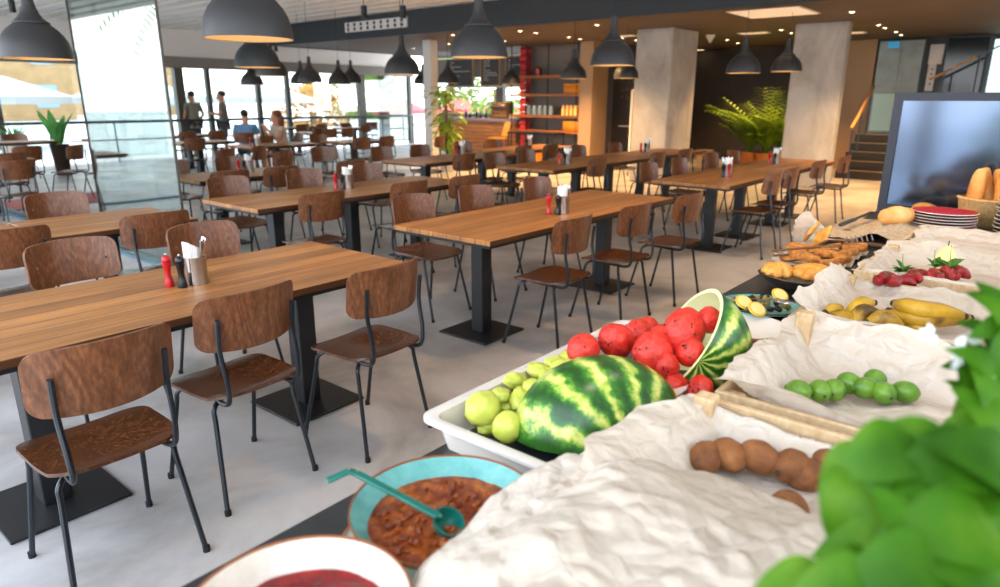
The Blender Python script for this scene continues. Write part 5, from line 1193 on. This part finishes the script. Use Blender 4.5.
crate('pine crate of strawberries, fourth crate from the front', 2.3, 2.78, -.1, .45, .13)
liner('parchment lining the strawberry crate', 2.3, 2.78, -.1, .45, .99, 1.03, ((-.03, .03), (.02, .03), (.0, .03), (.1, .03)), 13.7, .012)
crate('crate hidden under parchment behind the strawberries', 2.86, 3.3, -.1, .43, .13)
liner('parchment bunched high on the crate behind the strawberries', 2.86, 3.3, -.1, .41, 1.0, 1.02, ((.01, .03), (.0, .03), (.0, .03), (.05, .03)), 17.2, .02)
crate('farthest crate under parchment, before the red plates', 3.38, 3.76, -.12, .38, .055)
liner('parchment sheet over the farthest crate before the red plates', 3.38, 3.76, -.12, .38, .955, .96, ((.0, .02), (.0, .02), (.0, .02), (.04, .03)), 21.9, .012)
# big crumpled heap at the front
hp = thing('parchment_heap', 'large crumpled parchment sheet heaped in the foreground centre', 'parchment', (.60, .2, T))
def heap(u, v):
    a, b = 2*u-1, 2*v-1; X = .31*a; Y = .36*b; r2 = (abs(a)**2.6+abs(b)**2.6)
    z = .145*max(0, 1-r2)**.45 if r2 < 1 else 0
    P = Vector((X+.03*b*b, Y, z)); e = min(1, r2)
    return P+Vector((cr((X, Y, 0), .012, 8, 3)*e, cr((Y, X, 2), .012, 8, 6)*e, .008+max(-z+.004, cr((X, Y, 1), .021, 6.5, 2.2)+cr((X, Y, 4), .006, 21, 1))))
sheet(heap, 110, 120, 'sheet', hp)
# ---- fruit in crates
def kiwi(p, lab, s=1):
    t = thing('kiwi', lab, 'kiwi', p, rnd.uniform(0, 3), 'kiwis in the front crate'); MB().ball((0, 0, 0), (.036*s, .028*s, .027*s), 20, 14, dis=.05, seed=rnd.random()*9).build('skin', 'kiwi', t, True, auto=False)
    MB().ball((.036*s, 0, 0), (.003, .005, .005), 8, 6).build('stem_scar', 'bantip', t)
for k, (x, y, z, lab) in enumerate([(706, 458, 1.0, 'kiwi at the left end of the row before the back board'), (729, 455, 1.005, 'second kiwi from the left before the back board'), (759, 457, 1.01, 'large kiwi third from the left before the back board'), (791, 466, 1.005, 'greyish kiwi in the middle of the row'), (806, 475, .995, 'kiwi lying lower in front of the middle of the row'), (833, 466, 1.005, 'kiwi partly behind the basil leaf arch'), (872, 496, 1.0, 'kiwi framed by the basil leaves')]):
    kiwi(onz(x, y, z), lab, .95)
for k in range(6): kiwi(Vector((.80+.09*(k % 2), -.05+.13*(k//2), .99)), 'kiwi lying deep in the front crate under the parchment edge')
def lime(p, lab):
    t = thing('lime', lab, 'lime', p, rnd.uniform(0, 3), 'limes in the second crate'); MB().ball((0, 0, 0), (.026, .022, .022), 18, 12).ball((.026, 0, 0), (.004, .005, .005), 8, 6).build('skin', 'lime', t, True, auto=False)
    MB().ball((-.0255, 0, 0), (.0015, .003, .003), 8, 6).build('stem_button', 'bantip', t)
for (x, y, lab) in [(799, 391, 'lime farthest left, alone near the crate post'), (820, 391, 'lime low in the row, second from the left'), (834, 390, 'lime low in the row, third from the left'), (849, 383, 'darker lime in the middle'), (865, 388, 'lime right of the middle one, in front'), (875, 380, 'lime at the back of the group'), (884, 393, 'lime in front, half under parchment'), (905, 392, 'lime farthest right in the crate')]:
    lime(onz(x, y, .995), lab)
def banana(lab, pts, r=.019):
    t = thing('banana', lab, 'banana', pts[0], 0, 'bananas in the third crate'); P = [Vector(p)-Vector(pts[0]) for p in pts]; n = len(P)
    rr = [r*(.45+.55*min(1, 2.6*min(i/(n-1)+.06, 1-i/(n-1)+.06))) for i in range(n)]
    MB().tube(P, rr, 6, 4).build('peel', 'banana', t, True, auto=False)
    d = (P[-1]-P[-2]).normalized(); MB().tube([P[-1]-d*.002, P[-1]+d*.012], [r*.5, r*.35], 6).build('tip', 'bantip', t)
    MB().tube([P[0]+(P[0]-P[1]).normalized()*.018, P[0]], [r*.38, r*.5], 6).build('stem', 'bantip', t)
B = lambda *q: [onz(x, y, z) for x, y, z in q]
banana('long banana with pale stem lying to the right', B((897, 304, 1.04), (905, 306, 1.045), (922, 310, 1.045), (942, 312, 1.04), (962, 316, 1.03)), .024)
banana('long banana underneath the pale stemmed one', B((893, 312, 1.02), (910, 318, 1.02), (930, 320, 1.02), (950, 319, 1.02), (968, 318, 1.02)), .022)
banana('banana at the left with brown flecks', B((827, 323, 1.01), (836, 320, 1.02), (846, 320, 1.02), (854, 326, 1.01)), .023)
banana('banana stub pointing up at the far left', B((826, 312, 1.03), (832, 309, 1.035), (838, 310, 1.03), (842, 315, 1.02)), .016)
banana('banana tip with dark end at the top of the bunch', B((848, 315, 1.02), (856, 308, 1.04), (864, 304, 1.045), (872, 303, 1.045)), .021)
banana('banana bulging in the middle of the bunch', B((854, 326, 1.01), (858, 316, 1.03), (866, 312, 1.035), (878, 314, 1.03)), .022)
banana('banana with dark tip lying in front of the bunch', B((900, 327, 1.01), (890, 320, 1.03), (880, 319, 1.03), (868, 323, 1.02)), .023)
for (x, y, lab) in [(836, 331, 'banana end low at the left front of the bunch'), (862, 331, 'banana end low in the middle front of the bunch'), (892, 330, 'banana end low at the right front of the bunch'), (915, 327, 'banana end under the long bananas')]:
    banana(lab, B((x-9, y+1, .99), (x-2, y-1, 1.0), (x+5, y, 1.0), (x+12, y+2, .99)), .02)
def straw(p, lab, rz):
    t = thing('strawberry', lab, 'strawberry', p, rz, 'strawberries in the fourth crate')
    MB().lathe([(0, -.026), (.006, -.024), (.013, -.012), (.017, .002), (.014, .012), (0, .014)], 14, mat=Matrix.Rotation(rnd.uniform(.8, 1.8), 4, 'X')).build('flesh', 'straw', t)
    lm = MB()
    for k in range(5): lm.leaf((0, -.006, .01), (cos(k*1.26), sin(k*1.26), .5), (0, 0, 1), .016, .007, .1, 3)
    lm.build('calyx', 'herb', t)
for k in range(1, 22):
    x = 875+4.2*k; y = 280-.35*k+rnd.uniform(-3, 3); straw(onz(x, y, 1.035+rnd.uniform(-.01, .01)), 'red strawberry in the row along the fourth crate', rnd.uniform(0, 6))
for (x, y, lab, s) in [(903, 272, 'green herb sprig on the strawberries, left one', .05), (935, 268, 'green herb sprig on the strawberries, middle one', .05), (950, 270, 'largest green herb sprig on the strawberries', .07)]:
    t = thing('herb_sprig', lab, 'herb', onz(x, y, 1.035)); fm = MB()
    for k in range(14):
        a = rnd.uniform(0, 6.28); fm.leaf((0, 0, s*.1*rnd.random()), (cos(a), sin(a), rnd.uniform(.1, 1.2)), (0, 0, 1), s*rnd.uniform(.5, 1), s*.35, .2, 4)
    fm.build('leaves', 'herb', t, True, auto=False); MB().tube([(0, 0, -.01), (.01, .01, s*1.1)], .0012, 5).build('stem', 'stem', t)
t = thing('pear', 'yellow pear with dark stem behind the strawberries', 'pear', onz(946, 258, 1.06)); MB().lathe([(0, -.035), (.025, -.03), (.032, -.01), (.024, .015), (.012, .035), (0, .04)], 18).build('skin', 'lemonpith', t); MB().tube([(0, 0, .038), (.006, 0, .055)], .0018, 5).build('stem', 'bantip', t)
# ---- basil in the foreground
bp_ = potted('basil_plant', 'out of focus basil plant filling the bottom right corner', (.60, -.03, T), 'terra', .075, .12)
rnd = random.Random(21); bm_ = MB(); sm_ = MB(); O = Vector((.60, -.03, T))
def bl(px, py, d, L, W, ang, tilt=.5, cup=.45):
    """leaf rooted at surveyed point, pointing along image angle ang (deg, 0=right, 90=up)"""
    c = at(px, py, d); dr = R2*cos(radians(ang))+U2*sin(radians(ang))+Fv*tilt*.5; n = -Fv*.6+Vector((0, 0, 1))*.8
    bm_.leaf(c-O, dr, n, L, W, cup, 9, .12, .25); root = Vector((.60, -.03, 1.02)); e = c; m_ = root.lerp(e, .5)+Vector((0, 0, .02)); 
    if rnd.random() < .5: sm_.tube([root-O, m_-O, e-O], [.003, .0022, .0015], 5, 3)
for a in [(965, 456, .48, .075, .05, 183), (922, 446, .48, .065, .048, 192), (885, 452, .48, .06, .045, 215), (856, 468, .48, .055, .042, 248), (990, 470, .47, .07, .055, 170), (950, 470, .5, .05, .04, 200),
          (985, 500, .45, .07, .055, 165), (1010, 490, .46, .07, .055, 140), (960, 525, .45, .065, .05, 190), (1000, 535, .44, .075, .06, 175), (930, 560, .44, .07, .05, 185), (965, 580, .42, .08, .06, 180), (890, 578, .44, .07, .045, 185), (835, 588, .44, .05, .035, 185), (1010, 580, .42, .08, .06, 150), (900, 600, .42, .07, .05, 175), (950, 545, .46, .06, .045, 220), (985, 560, .45, .07, .05, 120), (925, 590, .44, .07, .05, 110), (1005, 510, .48, .06, .045, 100),
          (965, 440, .62, .07, .045, 92), (980, 435, .62, .075, .05, 85), (1005, 425, .6, .08, .055, 95), (990, 410, .64, .065, .045, 85), (1003, 370, .62, .06, .04, 100), (1010, 340, .62, .05, .035, 110), (988, 338, .66, .035, .022, 150), (1002, 320, .66, .04, .03, 120), (976, 372, .66, .03, .02, 160), (993, 352, .64, .04, .03, 70), (1005, 450, .55, .06, .045, 110), (965, 405, .62, .045, .032, 268), (985, 420, .6, .05, .04, 275)]:
    bl(a[0], a[1], a[2], a[3], a[4], a[5]+rnd.uniform(-8, 8), rnd.uniform(-.6, .8))
for k in range(60):
    px = rnd.uniform(925, 1060); py = rnd.uniform(505, 640); bl(px, py, rnd.uniform(.42, .54), rnd.uniform(.04, .062), rnd.uniform(.03, .045), rnd.uniform(90, 260), rnd.uniform(-.6, .8))
for k in range(22):
    px = rnd.uniform(985, 1050); py = rnd.uniform(310, 480); bl(px, py, rnd.uniform(.55, .68), rnd.uniform(.04, .07), rnd.uniform(.025, .04), rnd.uniform(60, 230), rnd.uniform(-.6, .8))
bm_.build('leaves', 'grass', bp_, True, auto=False); sm_.build('stems', 'stem', bp_)
fl = MB()
for (x, y) in [(968, 338), (975, 345), (962, 350), (990, 372), (984, 380), (955, 360), (930, 335)]:
    c = at(x, y, .63)
    for k in range(5):
        a = rnd.uniform(0, 6.28); fl.leaf(c-O, R2*cos(a)+U2*sin(a), -Fv, .011, .008, .2, 3)
fl.build('flowers', 'flower', bp_, True, auto=False)
# ================================================================== LIGHT
for (x, y) in [(5.2, 1.2), (7.2, 1.0), (9.2, .8), (6.2, -1.2), (3.4, 1.9)]:
    spot(x, y, CZ-.05, 90, 110, (1, .62, .32), .8, .1)  # added fill that warms the aisle floor, no fixture belongs to it
for (x, y) in [(.9, .3), (2.2, .3), (3.5, .3)]:
    spot(x, y, CZ-.05, 22, 75, (1, .86, .68), .7, .08)  # extra spots put in to brighten the food, no lamp hangs here

w = bpy.data.worlds.new('sky'); scene.world = w; w.use_nodes = True; nt = w.node_tree
bg = nt.nodes['Background']; tcw = N(nt, 'ShaderNodeTexCoord'); sx = N(nt, 'ShaderNodeSeparateXYZ'); lk(nt, tcw.outputs['Generated'], sx.inputs[0])
lk(nt, ramp(nt, sx.outputs['Z'], [(.0, '#f6f8fc'), (.35, '#e4edfb'), (1.0, '#b9d2f5')]), bg.inputs['Color']); bg.inputs['Strength'].default_value = 4.0
sd = bpy.data.lights.new('sun', 'SUN'); sd.energy = 2.0; sd.angle = radians(2); sd.color = (1, .93, .82)
so_ = bpy.data.objects.new('sun', sd); COL.objects.link(so_); so_.rotation_euler = (Vector((.25, -.35, -1))).to_track_quat('-Z', 'Y').to_euler()
vs = scene.view_settings; vs.view_transform = 'Standard'; vs.look = 'None'; vs.gamma = 1; vs.use_curve_mapping = False; vs.exposure = EXPO
scene.cycles.max_bounces = 8; scene.cycles.diffuse_bounces = 4; scene.cycles.glossy_bounces = 3; scene.cycles.transparent_max_bounces = 12; scene.cycles.transmission_bounces = 4
scene.cycles.sample_clamp_indirect = 6; scene.cycles.caustics_reflective = False; scene.cycles.caustics_refractive = False
scene.cycles.use_denoising = True
